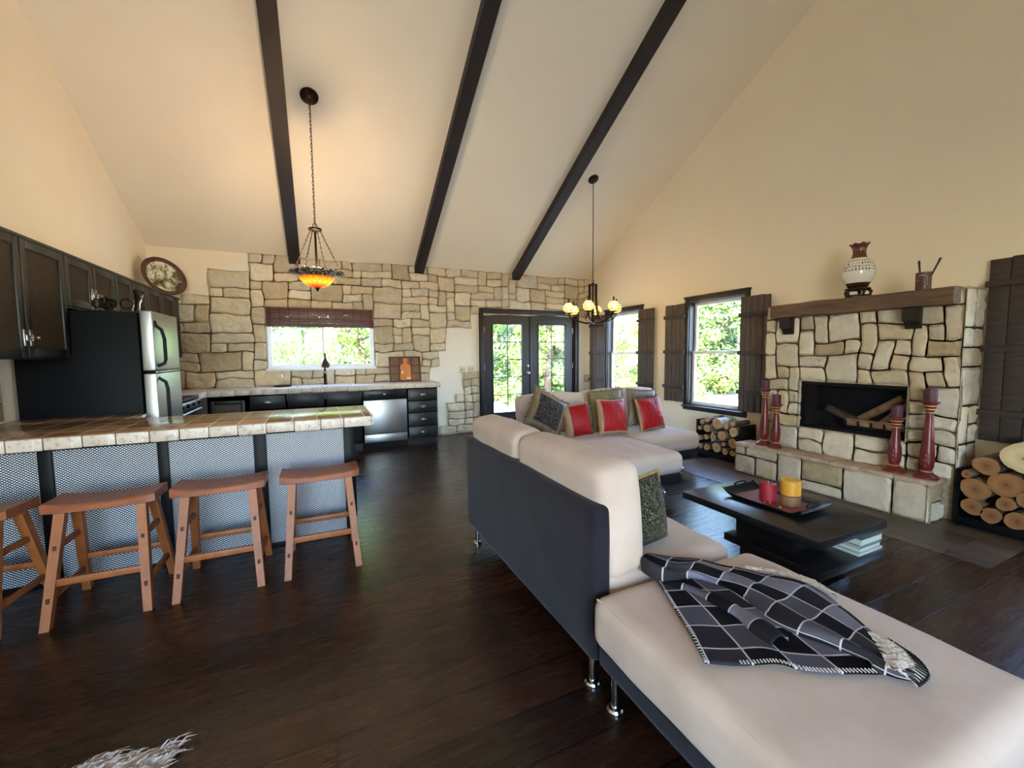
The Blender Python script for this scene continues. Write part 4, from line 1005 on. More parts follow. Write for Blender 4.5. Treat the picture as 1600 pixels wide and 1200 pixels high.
for k in range(5):
    a = 2 * PI * k / 5 + .3; bm = B()
    tube(bm, [(VB[0] + q * math.cos(a), VB[1] + q * math.sin(a), 1.838 + z) for q, z in ((.078, .058), (.096, .045), (.092, .025), (.084, .014), (.094, .004))], [.013, .014, .010, .010, .012], 8); obj('leg', bm, M_beam, vs_t)
bm = B(); tube(bm, [(VB[0] + .082 * math.cos(2 * PI * k / 30), VB[1] + .082 * math.sin(2 * PI * k / 30), 1.846) for k in range(30)], .007, 6, closed=True); obj('base_ring', bm, M_beam, vs_t)
# brush pot
PP = (4.415, 1.685, 1.837)
M_pot = mat('dark_red_pot', c(58, 30, 26), .45, col2=c(92, 50, 42), nscale=40)
bm = B(); lathe(bm, [(.001, 0), (.047, 0), (.048, .136), (.043, .136), (.042, .01), (.001, .01)], PP, 28)
po = obj('brush_pot', bm, M_pot); tag(po, 'dark red cylindrical brush pot at the right end of the mantel', 'pot')
bm = B()
for k, (a, z) in enumerate(((-.5, .11), (-.2, .112), (.35, .10), (.4, .08), (.42, .06), (.38, .04), (-.8, .07), (.1, .02))):
    ang = PI + .44 + a; r = bmesh.ops.create_uvsphere(bm, u_segments=8, v_segments=5, radius=.0055, matrix=Matrix.Translation((PP[0] + .048 * math.cos(ang), PP[1] + .048 * math.sin(ang), PP[2] + z)))
obj('inlay_dots', bm, mat('inlay_shell', c(190, 176, 160), .4), po)
for k, (dx, dy, tx, ty, nm) in enumerate(((.0, .028, .0, .035, 'dark brush standing nearly upright in the brush pot'), (.0, -.02, -.0, -.095, 'dark brush leaning right out of the brush pot'))):
    bm = B(); cyl(bm, (PP[0] + dx, PP[1] + dy * .4, PP[2] + .012), (PP[0] + tx, PP[1] + ty, PP[2] + .232), .0055, .0065, 10); cyl(bm, (PP[0] + dx + (tx - dx) * .9, PP[1] + dy * .4 + (ty - dy * .4) * .9, PP[2] + .21), (PP[0] + tx, PP[1] + ty, PP[2] + .235), .0075, .0075, 10)
    tag(obj('brush', bm, M_beam), nm, 'brush')
# candlesticks
M_red = mat('oxblood_lacquer', c(92, 28, 26), .32, col2=c(116, 42, 36), nscale=14)
M_gild = mat('worn_gilt', c(196, 150, 104), .4, .2)
M_plum = mat('plum_wax', c(84, 40, 52), .55)
def candlestick(loc, H_, label, clabel, s=1.0):
    t = thing('candlestick', label, 'candlestick', loc)
    k = H_
    body = [(.001, 0), (.078, 0), (.078, .012), (.066, .028), (.046, .040), (.036, .052)]
    bm = B(); lathe(bm, [(r * s, z) for r, z in body] + [(.034 * s, .058), (.001, .058)], loc, 8 if s < .9 else 28); obj('base', bm, M_red, t)
    bm = B(); lathe(bm, [(.030, .055), (.042, .09), (.046, .14), (.044, .20), (.036, .30 * k / .6), (.028, .42 * k / .6), (.022, k - .10), (.024, k - .085)], loc, 28)
    sh = obj('stem', bm, M_red, t)
    for r, z in ((.037, .056), (.027, k - .088), (.034, k - .062), (.040, k - .035)):
        bm = B(); tube(bm, [(loc[0] + r * math.cos(2 * PI * q / 28), loc[1] + r * math.sin(2 * PI * q / 28), loc[2] + z) for q in range(28)], .0045, 6, closed=True); obj('gilt_ring', bm, M_gild, t)
    bm = B(); lathe(bm, [(.022, k - .09), (.032, k - .065), (.030, k - .055), (.040, k - .038), (.038, k - .03), (.055, k - .012), (.056, k - .002), (.045, k), (.001, k)], loc, 28); obj('cup', bm, M_red, t)
    bm = B(); a0 = math.atan2(-loc[1], -loc[0])
    for i, (cz, cr) in enumerate(((.11, .013), (.15, .016), (.19, .012))):
        pts = [(loc[0] + (.047) * math.cos(a0 + .28 * cr / .016 * math.cos(q)), loc[1] + .047 * math.sin(a0 + .28 * cr / .016 * math.cos(q)), loc[2] + cz + cr * math.sin(q)) for q in [2 * PI * u / 18 for u in range(15)]]
        tube(bm, pts, .0028, 5)
    obj('carving', bm, M_red, t)
    cl = (loc[0], loc[1], loc[2] + k + .0005)
    bm = B(); lathe(bm, [(.001, 0), (.0385, 0), (.0395, .004), (.0395, .094), (.036, .098), (.030, .094), (.001, .092)], cl, 28)
    cn = obj('pillar_candle', bm, M_plum); tag(cn, clabel, 'candle', None)
    bm = B(); cyl(bm, (cl[0], cl[1], cl[2] + .091), (cl[0] + .002, cl[1], cl[2] + .104), .0015, n=6); obj('wick', bm, M_black, cn, smooth=0)
candlestick((4.375, 2.925, .336), .615, 'tall oxblood candlestick at the far end of the hearth', 'plum pillar candle on the tall candlestick at the far end of hearth')
candlestick((4.352, 2.785, .336), .465, 'short oxblood candlestick at the far end of the hearth', 'plum pillar candle on the short candlestick at the far hearth end', .86)
candlestick((4.365, 1.783, .336), .465, 'short oxblood candlestick in front of the firebox right edge', 'plum pillar candle on the short candlestick before the firebox')
candlestick((4.36, 1.575, .336), .615, 'tall oxblood candlestick at the near corner of the hearth', 'plum pillar candle on the tall candlestick at the near hearth corner')
# shutters
def shutter(label, y0, y1, z0, z1, x, nb, board, batten, zb, seed):
    t = thing('window_shutter', label, 'shutter', (x, (y0 + y1) / 2, z0))
    rng = random.Random(seed); bm = B(); w_ = (y1 - y0) / nb
    for k in range(nb):
        box(bm, x - .01 + rng.uniform(-.002, .002), x + .012, y0 + k * w_ + .002, y0 + (k + 1) * w_ - .002, z0 + rng.uniform(-.006, .004), z1 + rng.uniform(-.005, .005), .003)
    obj('boards', bm, board, t)
    for z in zb:
        bm = B(); box(bm, x - .034, x - .008, y0 - .012, y1 + .012, z - .024, z + .024, .004); obj('batten', bm, batten, t)
    for z in zb:
        bm = B(); box(bm, x + .010, XR, (y0 + y1) / 2 - .02, (y0 + y1) / 2 + .02, z - .02, z + .02); obj('wall_standoff', bm, batten, t, smooth=0)
    return t
shutter('weathered board shutter left of the window beside the fireplace', 4.405, 4.775, .63, 2.05, 4.765, 5, M_shut, M_shutd, (.85, 1.36, 1.87), 1)
shutter('weathered board shutter right of the window, tucked against the fireplace', 3.13, 3.50, .62, 2.02, 4.72, 5, M_shut, M_shutd, (.86, 1.34, 1.80), 2)
shutter('weathered board shutter between the two right-wall windows, beside the corner window', 4.985, 5.335, .63, 2.05, 4.735, 5, M_shut, M_shutd, (.85, 1.36, 1.87), 3)
shutter('dark board shutter in the corner behind the chandelier', 6.24, 6.70, .63, 2.05, 4.765, 5, M_shut, M_shutd, (.85, 1.36, 1.87), 4)
shutter('wide board shutter right of the fireplace, shade painted into its boards', .97, 1.425, .635, 2.05, 4.765, 4, M_shutd, M_shutd, (.86, 1.36, 1.86), 5)  # boards use the darker batten wood, painting in the shade on this shutter

# ------------------------------------------------------------------ sofas
def chrome_leg(x, y, z1, parent, r=.014):
    bm = B(); cyl(bm, (x, y, .012), (x, y, z1), r, n=14); lathe(bm, [(.001, 0), (.03, 0), (.031, .008), (.026, .016), (r, .02)], (x, y, 0), 20); return obj('leg', bm, M_chrome, parent)
s1 = thing('sofa', 'two-seat sofa with charcoal back shell and pale suede cushions, back turned to the stools', 'sofa', (1.3, 2.05, 0))
bm = B(); soft_box(bm, .93, 1.70, 1.295, 2.84, .125, .235, .03, 8, .0, .002, 3); obj('base', bm, M_base, s1)
bm = B(); vv = soft_box(bm, .93, 1.025, 1.285, 2.84, .125, .765, .03, 12, .004, .003, 5); obj('back_shell', bm, M_base, s1)
for k, (a, b) in enumerate(((2.065, 2.83), (1.285, 2.06))):
    bm = B(); M = Matrix.Translation((1.12, 0, .42)) @ Matrix.Rotation(math.radians(-7), 4, 'Y') @ Matrix.Translation((-1.12, 0, -.42))
    soft_box(bm, 1.02, 1.225, a, b, .44, .915, .055, 12, .02, .008, 7 + k, M)
    bk = obj('back_cushion', bm, M_cush, s1)
bm = B(); soft_box(bm, 1.0, 1.74, 1.29, 2.065, .225, .45, .06, 12, .016, .006, 10); obj('seat_cushion', bm, M_cush, s1)
bm = B(); soft_box(bm, 1.0, 1.74, 2.068, 2.835, .225, .45, .06, 12, .016, .006, 11); obj('seat_cushion', bm, M_cush, s1)
for x, y in ((.972, 2.735), (.965, 1.335), (1.65, 2.74), (1.65, 1.35)): chrome_leg(x, y, .13, s1)
ot = thing('ottoman', 'large pale suede ottoman on a charcoal base with a plaid blanket on it', 'ottoman', (1.35, .82, 0))
bm = B(); soft_box(bm, .935, 1.76, .38, 1.268, .135, .245, .03, 8, .0, .002, 13); obj('base', bm, M_base, ot)
bm = B(); vv = soft_box(bm, .905, 1.80, .355, 1.27, .235, .432, .05, 16, .012, .006, 14)
for v in vv:  # gathers along the near end seam
    if v.co.z > .40 and v.co.y < .52:
        v.co.z += .004 * math.sin(v.co.x * 95) * max(0, 1 - (v.co.y - .355) / .17)
obj('cushion', bm, M_cush, ot)
bm = B(); tube(bm, [(.925, 1.25, .418), (.925, .40, .418)], .004, 6); obj('piping', bm, M_cush, ot)
for x, y in ((.965, 1.19), (1.70, 1.2), (.97, .45), (1.70, .45)): chrome_leg(x, y, .14, ot)

s2 = thing('sofa', 'pale suede sectional sofa with a long chaise, heaped with pillows near the french doors', 'sofa', (2.9, 3.7, 0))
bm = B(); soft_box(bm, 2.0, 3.0, 2.765, 4.36, .135, .245, .025, 8, 0, .002, 20); obj('base', bm, M_base, s2)
bm = B(); soft_box(bm, 3.005, 3.90, 3.385, 4.36, .135, .245, .025, 8, 0, .002, 21); obj('base', bm, M_base, s2)
bm = B(); soft_box(bm, 1.985, 3.86, 4.30, 4.40, .135, .62, .03, 10, 0, .002, 22); obj('back_shell', bm, M_base, s2)
bm = B(); soft_box(bm, 1.90, 1.985, 3.05, 4.40, .135, .56, .03, 10, 0, .002, 23); obj('arm', bm, M_base, s2)
bm = B(); vv = soft_box(bm, 1.99, 3.02, 2.745, 4.12, .24, .445, .075, 16, .012, .006, 24)
for v in vv:
    if v.co.z > .42: v.co.z += .010 * math.exp(-((v.co.x - 2.45 - .35 * (3.7 - v.co.y) + .12 * math.sin(v.co.y * 5)) / .05) ** 2) + .007 * math.exp(-((v.co.x - 2.65 - .3 * (3.7 - v.co.y)) / .04) ** 2)
obj('chaise_cushion', bm, M_cush, s2)
bm = B(); soft_box(bm, 3.03, 3.93, 3.36, 4.12, .24, .445, .07, 14, .012, .006, 25); obj('seat_cushion', bm, M_cush, s2)
for k, (a, b) in enumerate(((2.02, 2.86), (2.87, 3.98))):
    bm = B(); M = Matrix.Translation((0, 4.2, .44)) @ Matrix.Rotation(math.radians(-8), 4, 'X') @ Matrix.Translation((0, -4.2, -.44))
    soft_box(bm, a, b, 4.08, 4.29, .44, .875 + .012 * k, .06, 12, .03, .01, 27 + k, M); obj('back_cushion', bm, M_cush, s2)
for x, y in ((2.955, 2.96), (2.06, 2.96), (3.78, 3.50), (3.78, 4.28), (2.06, 4.28)): chrome_leg(x, y, .14, s2, .012)
# ------------------------------------------------------------------ pillows
def mk_pat(name, bg, cols, scale, th=.32):
    m = NT(name); v = m.coord('UV', (scale, scale, scale)); vo = m.n('ShaderNodeTexVoronoi'); vo.inputs['Scale'].default_value = 1; m.l(v, vo.inputs['Vector'])
    rg = m.math('FRACT', m.math('MULTIPLY', vo.outputs['Distance'], 3.2))
    hue = m.n('ShaderNodeSeparateColor'); m.l(vo.outputs['Color'], hue.inputs[0])
    pc_ = m.ramp(hue.outputs[0], [(k / max(1, len(cols) - 1), q) for k, q in enumerate(cols)])
    on_ = m.math('GREATER_THAN', rg, 1 - th)
    m.set(Base_Color=m.mix(on_, bg, pc_), Roughness=.7, Sheen_Weight=.05, Specular_IOR_Level=.2)
    m.bump(on_, .2, .002); return m.m
M_dpat = mk_pat('dark_floral_brocade', c(24, 23, 24), [c(100, 92, 80), c(118, 82, 92), c(72, 76, 76), c(130, 112, 84)], 13, .3)
M_opat = mk_pat('olive_brocade', c(60, 58, 36), [c(150, 140, 90), c(40, 40, 40), c(170, 160, 110)], 9)
M_bpat = mk_pat('blue_brocade', c(54, 66, 84), [c(150, 160, 170), c(96, 110, 120), c(180, 184, 176)], 9)
M_gpat = mk_pat('black_gold_brocade', c(18, 20, 18), [c(112, 106, 66), c(84, 76, 42), c(128, 130, 96), c(84, 44, 38)], 15, .3)
def mk_sat(name, a, b, bstr=.35):
    m = NT(name); v = m.coord('UV', (6, 1.2, 1)); n1 = m.noise(v, 2.5, 4, .55); n2 = m.noise(m.coord('UV', (1, 1, 1)), 3, 3)
    m.set(Base_Color=m.ramp(n1, [(.3, a), (.7, b)]), Roughness=.45, Sheen_Weight=.05, Specular_IOR_Level=.25); m.bump(n1, bstr, .02); return m.m
M_rsat = mk_sat('red_satin', c(132, 10, 18), c(176, 18, 28)); M_tan = mk_sat('tan_satin', c(150, 120, 92), c(176, 146, 114), .15)
M_olive = mk_sat('olive_border', c(108, 94, 62), c(138, 122, 84), .1); M_greyg = mk_sat('grey_green_border', c(112, 94, 72), c(140, 120, 94), .1)
M_fr = mat('fringe_thread', c(126, 116, 82), .8, col2=c(70, 66, 50), nscale=60)
M_cord = mat('gold_cord', c(168, 140, 84), .5, col2=c(110, 86, 44), nscale=180)
def pillow(label, ctr, size, thick, yaw, lean, roll, m_front, m_border, border=(.0, 0, 0, 0), fringe=None, cord=False, seed=0, w=1.0):
    """upright pillow: local x right, y out of face (towards viewer = -y), z up; yaw about z, lean back about x, roll in plane"""
    M = Matrix.Translation(ctr) @ Matrix.Rotation(yaw, 4, 'Z') @ Matrix.Rotation(lean, 4, 'X') @ Matrix.Rotation(roll, 4, 'Y')
    bm = B(); n = 22
    def edge(u, v):
        pin = .05 * size
        return (u * (size * w / 2) * (1 - .07 * (1 - u * u) * 0 - .06 * (v * v) * (1 - abs(v)) * 0) - math.copysign(1, u) * pin * (1 - v * v) * u * u * .6,
                v * (size / 2) - math.copysign(1, v) * pin * (1 - u * u) * v * v * .6)
    for side in (-1, 1):
        def f(a, b, side=side):
            u, v = 2 * a - 1, 2 * b - 1
            x, z = edge(u, v)
            p = max(0, (1 - u ** 2)) ** .45 * max(0, (1 - v ** 2)) ** .45
            h = thick / 2 * p * (1 + .10 * noise.noise(Vector((u * 1.6 + seed, v * 1.6, side)))) + .006 * p * noise.noise(Vector((u * 5 + seed, v * 5, side * 3)))
            return M @ Vector((x, side * h, z))
        Vg, fs = grid(bm, n, n, f, flip=(side == 1))
        for k, fc in enumerate(fs):
            i, j = k % n, k // n; u, v = (i + .5) / n, (j + .5) / n
            if side == -1:
                l_, r_, b_, t_ = border
                fc.material_index = 1 if (u < l_ or u > 1 - r_ or v < b_ or v > 1 - t_) else 0
            else: fc.material_index = 1
    bmesh.ops.remove_doubles(bm, verts=bm.verts, dist=.0006)
    po_ = obj('pillow', bm, [m_front, m_border], smooth=70)
    po_.location = ctr; po_.data.transform(Matrix.Translation(-Vector(ctr))); WM[po_.name] = Matrix.Translation(Vector(ctr)); tag(po_, label, 'pillow', None)
    rim = []
    for a in range(64):
        t = a / 64 * 4; k = int(t); q = 2 * (t - k) - 1
        u, v = ((q, -1), (1, q), (-q, 1), (-1, -q))[k]; x, z = edge(u, v); rim.append((x, z, u, v))
    if cord:
        bm = B(); tube(bm, [M @ Vector((x * 1.01, 0, z * 1.01)) for x, z, _, _ in rim], .0085, 8, closed=True); obj('gold_cord', bm, M_cord, po_)
    if fringe:
        bm = B(); rng = random.Random(seed)
        for a in range(220):
            t = a / 220 * 4; k = int(t); q = 2 * (t - k) - 1
            u, v = ((q, -1), (1, q), (-q, 1), (-1, -q))[k]; x, z = edge(u, v)
            d = Vector((u if abs(u) > .98 else u * .3, 0, v if abs(v) > .98 else v * .3)).normalized()
            p0 = Vector((x, 0, z)); L = fringe * rng.uniform(.7, 1.2); p1 = p0 + (d + Vector((rng.uniform(-.5, .5), rng.uniform(-.4, .4), rng.uniform(-.5, .5)))) * L
            tube(bm, [M @ p0, M @ ((p0 + p1) / 2 + Vector((0, 0, .002))), M @ p1], [.004, .0035, .002], 4)
        obj('fringe', bm, M_fr, po_, smooth=0)
    return po_
pillow('dark floral pillow with a tan fringed border tipped up on its corner on the chaise', (2.13, 3.77, .735), .43, .15, .10, -.30, math.radians(31), M_dpat, M_greyg, (.13, .13, .13, .13), fringe=.022, seed=1)
pillow('narrow red satin pillow with a wide tan stripe, beside the dark floral pillow', (2.49, 3.75, .632), .36, .14, -.35, -.22, math.radians(-9), M_rsat, M_tan, (.26, 0, .0, .05), seed=2, w=.86)
pillow('red satin pillow with tan border leaning on the olive fringed pillow', (2.90, 3.67, .652), .40, .16, .05, -.24, math.radians(3), M_rsat, M_tan, (.10, .05, .07, .06), seed=3)
pillow('olive brocade pillow with shaggy fringe standing behind the middle red pillow', (3.02, 3.90, .695), .46, .13, 0.0, -.16, math.radians(-3), M_opat, M_olive, (.10, .10, .10, .22), fringe=.028, seed=4)
pillow('red satin pillow at the right end of the far sofa, above the seat corner', (3.46, 3.69, .650), .39, .15, .05, -.22, math.radians(-4), M_rsat, M_tan, (.05, .03, .06, .02), fringe=.012, seed=5)
pillow('blue-grey brocade pillow peeking out behind the right red pillow', (3.54, 3.91, .685), .44, .12, 0.0, -.16, math.radians(4), M_bpat, M_greyg, (.12, .12, .12, .12), fringe=.016, seed=6)
pillow('black and gold brocade pillow with gold cord on the sofa that backs onto the bar', (1.34, 1.49, .604), .33, .15, math.radians(6), -.16, math.radians(-3), M_gpat, M_gpat, cord=True, seed=7)
# ------------------------------------------------------------------ plaid blanket
def mk_plaid():
    m = NT('plaid_fleece'); tc = m.n('ShaderNodeTexCoord'); sp = m.n('ShaderNodeSeparateXYZ'); m.l(tc.outputs['UV'], sp.inputs[0])
    fx, fy = m.math('FLOOR', sp.outputs[0]), m.math('FLOOR', sp.outputs[1])
    cx = m.math('FRACT', sp.outputs[0]); cy_ = m.math('FRACT', sp.outputs[1])
    cb = m.n('ShaderNodeCombineXYZ'); m.l(fx, cb.inputs[0]); m.l(fy, cb.inputs[1])
    wn = m.n('ShaderNodeTexWhiteNoise', noise_dimensions='2D'); m.l(cb.outputs[0], wn.inputs['Vector'])
    par = m.math('MODULO', m.math('ADD', m.math('ABSOLUTE', fx), m.math('ABSOLUTE', fy)), 2.0)
    val = m.math('ADD', m.math('MULTIPLY', par, .5), m.math('MULTIPLY', wn.outputs['Value'], .5))
    n1 = m.noise(tc.outputs['UV'], 60, 2)
    col = m.ramp(val, [(0.0, c(14, 14, 17)), (.35, c(26, 24, 28)), (.55, c(52, 49, 54)), (.78, c(86, 84, 94)), (1.0, c(120, 118, 130))])
    lx = m.math('LESS_THAN', m.math('ABSOLUTE', m.math('SUBTRACT', cx, .5)), .475); ly = m.math('LESS_THAN', m.math('ABSOLUTE', m.math('SUBTRACT', cy_, .5)), .475)
    col = m.mix(m.math('MULTIPLY', lx, ly), c(190, 184, 184), col)
    m.set(Base_Color=col, Roughness=.95, Specular_IOR_Level=.1); m.bump(n1, .3, .003); return m.m
M_plaid = mk_plaid()
M_sherpa = mat('sherpa_fleece', c(226, 214, 198), .95, col2=c(196, 182, 164), nscale=120, bump=.8, bdist=.008)
M_thr = mat('white_thread', c(214, 206, 200), .8)
def poly_at(P, t):
    """Catmull-Rom through the points, parameter by arc length"""
    P = [Vector(p) for p in P]; L = [0]
    for a, b in zip(P, P[1:]): L.append(L[-1] + (b - a).length)
    s = max(0, min(1, t)) * L[-1]; i = 0
    while i < len(P) - 2 and L[i + 1] < s: i += 1
    q = (s - L[i]) / max(1e-6, L[i + 1] - L[i])
    p0, p1, p2, p3 = P[max(0, i - 1)], P[i], P[i + 1], P[min(len(P) - 1, i + 2)]
    return .5 * ((2 * p1) + (p2 - p0) * q + (2 * p0 - 5 * p1 + 4 * p2 - p3) * q * q + (3 * p1 - p0 - 3 * p2 + p3) * q ** 3)
ZT = .444
LCv = [(1.225, 1.285), (1.114, 1.062), (1.041, .912), (.981, .811)]
RCv = [(1.42, 1.20), (1.45, .95), (1.45, .75), (1.42, .56)]
BCv = [(.981, .811), (1.075, .758), (1.169, .716), (1.214, .664), (1.313, .606), (1.42, .56)]
TCv = [(1.225, 1.285), (1.42, 1.20)]
def V2(p): return Vector((p[0], p[1], 0))
LCv, RCv, BCv, TCv = [[V2(p) for p in q] for q in (LCv, RCv, BCv, TCv)]
def lower(s, t):
    p = poly_at(LCv, t) * (1 - s) + poly_at(RCv, t) * s + poly_at(TCv, s) * (1 - t) + poly_at(BCv, s) * t - (LCv[0] * (1 - s) * (1 - t) + RCv[0] * s * (1 - t) + LCv[-1] * (1 - s) * t + RCv[-1] * s * t)
    p.z = ZT + .008 + .005 * noise.noise(Vector((p.x * 9, p.y * 9, 0))) + .006 * max(0, math.sin(s * 9 + t * 3)) * (1 - t) * s
    return p
ACv = [V2(p) for p in [(1.145, 1.265), (1.14, 1.20), (1.185, 1.145), (1.275, 1.138), (1.337, 1.058), (1.338, .953), (1.306, .865), (1.30, .785), (1.335, .70), (1.37, .625), (1.40, .55), (1.432, .515)]]
BBv = [V2(p) for p in [(1.265, 1.36), (1.33, 1.325), (1.41, 1.26), (1.50, 1.17), (1.60, 1.06), (1.66, .95), (1.675, .87), (1.62, .76), (1.56, .66), (1.52, .60), (1.49, .56), (1.475, .53)]]
def upper_s(s, q):
    a, b = poly_at(ACv, s), poly_at(BBv, s)
    p = a * (1 - q) + b * q
    taper = min(1, .4 + s / .04) * min(1, (1 - s) / .12)
    roll = math.sin(min(1, q / .22) * PI / 2)
    z = ZT + .014 + .030 * (1 + 1.5 * max(0, 1 - s / .35)) * roll * (.6 + .4 * taper) * (1 - .55 * q) + .011 * math.sin(q * 13 + s * 7) * taper * (q > .1) * (1 - q) + .012 * noise.noise(Vector((p.x * 8, p.y * 8, 3)))
    if q > .85: z -= .012 * (q - .85) / .15
    if q < .16 and s < .9:   # tuck the hem of the roll under itself
        d = (b - a).normalized(); p += d * .03 * (1 - q / .16) ** 2
    p.z = max(z, ZT + .012)
    return p
bl_ = thing('throw_blanket', 'black and grey plaid throw with white fleece lining crumpled on the ottoman', 'blanket', (1.35, .9, .43))
bm = B(); Vg, fs = grid(bm, 30, 30, lower); uvl = bm.loops.layers.uv.verify()
for f in bm.faces:
    for lp in f.loops: lp[uvl].uv = (lp[uvl].uv[0] * 4.3 - .15, lp[uvl].uv[1] * 5.4 + .3)
Vg, fs = grid(bm, 70, 34, upper_s)
for f in fs:
    for lp in f.loops: lp[uvl].uv = (lp[uvl].uv[0] * 8.6 + 20, lp[uvl].uv[1] * 3.7 + 7 + .25 * math.sin(lp[uvl].uv[0] * 6))
# the hem of the roll turned down to the sheet below
bl_o = obj('plaid_sheet', bm, M_plaid, bl_, smooth=80)
md = bl_o.modifiers.new('thickness', 'SOLIDIFY'); md.thickness = .006; md.offset = -1
# middle rolled fold lying in front of the big fold
MF = [V2(p) for p in [(1.20, 1.175), (1.245, 1.09), (1.27, 1.0), (1.275, .92), (1.265, .84), (1.255, .765)]]
bm = B(); pts = []; rr = []
def fold(s, q):
    p = poly_at(MF, s); d = (poly_at(MF, min(1, s + .02)) - poly_at(MF, max(0, s - .02))).normalized(); n_ = Vector((-d.y, d.x, 0))
    r = (.012 + .020 * s) * (1 + .10 * math.sin(s * 17)); ph = q * PI * 1.15 - .1
    o = p - n_ * r * 1.25 * math.cos(ph); o.z = ZT + .012 + r * 1.0 * max(0, math.sin(ph)); return o
grid(bm, 34, 12, fold); uvl = bm.loops.layers.uv.verify()
for f in bm.faces:
    for lp in f.loops: lp[uvl].uv = (lp[uvl].uv[0] * 4.6 + 41.3, lp[uvl].uv[1] * 1.2 + 31.1)
fo = obj('rolled_fold', bm, M_plaid, bl_, smooth=80); md = fo.modifiers.new('thickness', 'SOLIDIFY'); md.thickness = .005
# fleece lining turned out along the far edge and at the tip
def strip(inner, outer, zi, zo, nu, nv, amp):
    def f(s, q):
        a, b = poly_at([V2(p) for p in inner], s), poly_at([V2(p) for p in outer], s); p = a * (1 - q) + b * q
        p.z = zi * (1 - q) + zo * q + .012 * math.sin(q * PI) + amp * noise.noise(Vector((p.x * 60, p.y * 60, 1))) + amp * noise.noise(Vector((p.x * 130, p.y * 130, 5)))
        return p
    return f
bm = B()
grid(bm, 50, 10, strip([(1.55, 1.10), (1.63, 1.0), (1.665, .90), (1.655, .84)], [(1.60, 1.115), (1.70, 1.03), (1.745, .94), (1.70, .835)], ZT + .028, ZT + .002, 0, 0, .005))
obj('fleece_lining', bm, M_sherpa, bl_, smooth=80)
bm = B()
grid(bm, 40, 14, strip([(1.525, .665), (1.465, .61), (1.42, .575), (1.39, .562)], [(1.575, .615), (1.565, .56), (1.51, .512), (1.435, .505)], ZT + .034, ZT + .004, 0, 0, .006))
obj('fleece_lining', bm, M_sherpa, bl_, smooth=80)
bm = B()
for k in range(54):
    s = k / 53; p = lower(s, 1.0); q = lower(s, .965)
    if s > .2: tube(bm, [p + Vector((0, 0, .006)), q + Vector((0, 0, .007))], .0022, 5)
obj('white_stitching', bm, M_thr, bl_, smooth=0)
bm = B()
for k in range(48): p = lower(0.0, k / 47); q = lower(.025, k / 47); tube(bm, [p + Vector((0, 0, .005)), q + Vector((0, 0, .006))], .0018, 5)
obj('white_stitching', bm, M_thr, bl_, smooth=0)
bm = B(); OC = [V2(p) for p in [(1.575, .615), (1.565, .56), (1.51, .512), (1.435, .505)]]; IC = [V2(p) for p in [(1.53, .655), (1.47, .60), (1.43, .57), (1.40, .56)]]
for k in range(16):
    s = k / 15; a = poly_at(OC, s); b = poly_at(IC, s); q = a + (b - a) * .32; a.z = ZT + .010; q.z = ZT + .026; tube(bm, [a, q], .0022, 5)
tube(bm, [poly_at(OC, k / 20) + Vector((0, 0, ZT + .008)) for k in range(21)], .003, 6)
obj('dark_stitching', bm, M_black, bl_, smooth=0)
# ------------------------------------------------------------------ coffee table, tray, candles, books
ct = thing('coffee_table', 'low black wood coffee table with a cantilevered top and lower shelf', 'table', (2.65, 1.68, 0))
M_tab = mk_wood('black_stained_wood', c(17, 16, 16), c(29, 27, 26), (14, 1, 14), .3, .12)
bm = B(); box(bm, 2.32, 2.99, 1.235, 2.135, .315, .362, .003); obj('tabletop', bm, M_tab, ct)
bm = B(); box(bm, 2.44, 2.87, 1.437, 1.80, .188, .316, .002); obj('pedestal', bm, M_tab, ct)
bm = B(); box(bm, 2.34, 2.98, 1.235, 1.81, .14, .187, .003); obj('shelf', bm, M_tab, ct)
bm = B(); box(bm, 2.43, 2.88, 1.36, 1.76, .02, .141, .002); obj('base', bm, M_tab, ct)
for x, y in ((2.47, 1.40), (2.84, 1.40), (2.47, 1.72), (2.84, 1.72)):
    bm = B(); cyl(bm, (x, y, 0), (x, y, .022), .025, n=14); obj('foot', bm, M_black, ct)
tr = thing('serving_tray', 'dark tray with red woven bottom and raised cut-out ends on the coffee table', 'tray', (2.68, 1.71, .362))
M_trw = NT('red_woven_mat'); vt = M_trw.coord('Object', (1, 1, 1)); bt = M_trw.n('ShaderNodeTexBrick'); M_trw.l(vt, bt.inputs['Vector']); bt.inputs['Scale'].default_value = 1; bt.inputs['Brick Width'].default_value = .02; bt.inputs['Row Height'].default_value = .012; bt.inputs['Mortar Size'].default_value = .0015
bt.inputs['Color1'].default_value = c(126, 52, 42); bt.inputs['Color2'].default_value = c(158, 74, 56); bt.inputs['Mortar'].default_value = c(70, 26, 24); M_trw.set(Base_Color=bt.outputs['Color'], Roughness=.55)
def trayprof(s):  # height along y
    e = abs(2 * s - 1); return .012 + .034 * max(0, (e - .72) / .28) ** 1.6
bm = B(); y0, y1, x0, x1 = 1.45, 1.975, 2.52, 2.845
rings = []
for i in range(29):
    s = i / 28; y = y0 + (y1 - y0) * s; z = .362 + trayprof(s); rings.append([Vector((x0, y, z + .012)), Vector((x0 + .02, y, z)), Vector((x1 - .02, y, z)), Vector((x1, y, z + .012)), Vector((x1 - .015, y, z - .010)), Vector((x0 + .015, y, z - .010))])
ring_loft(bm, rings); obj('body', bm, M_blackgl, tr)
bm = B(); grid(bm, 2, 16, lambda a, b: Vector((x0 + .03 + (x1 - x0 - .06) * a, y0 + .07 + (y1 - y0 - .14) * b, .3645 + trayprof(.135 + .73 * b)))); obj('woven_bottom', bm, M_trw.m, tr)
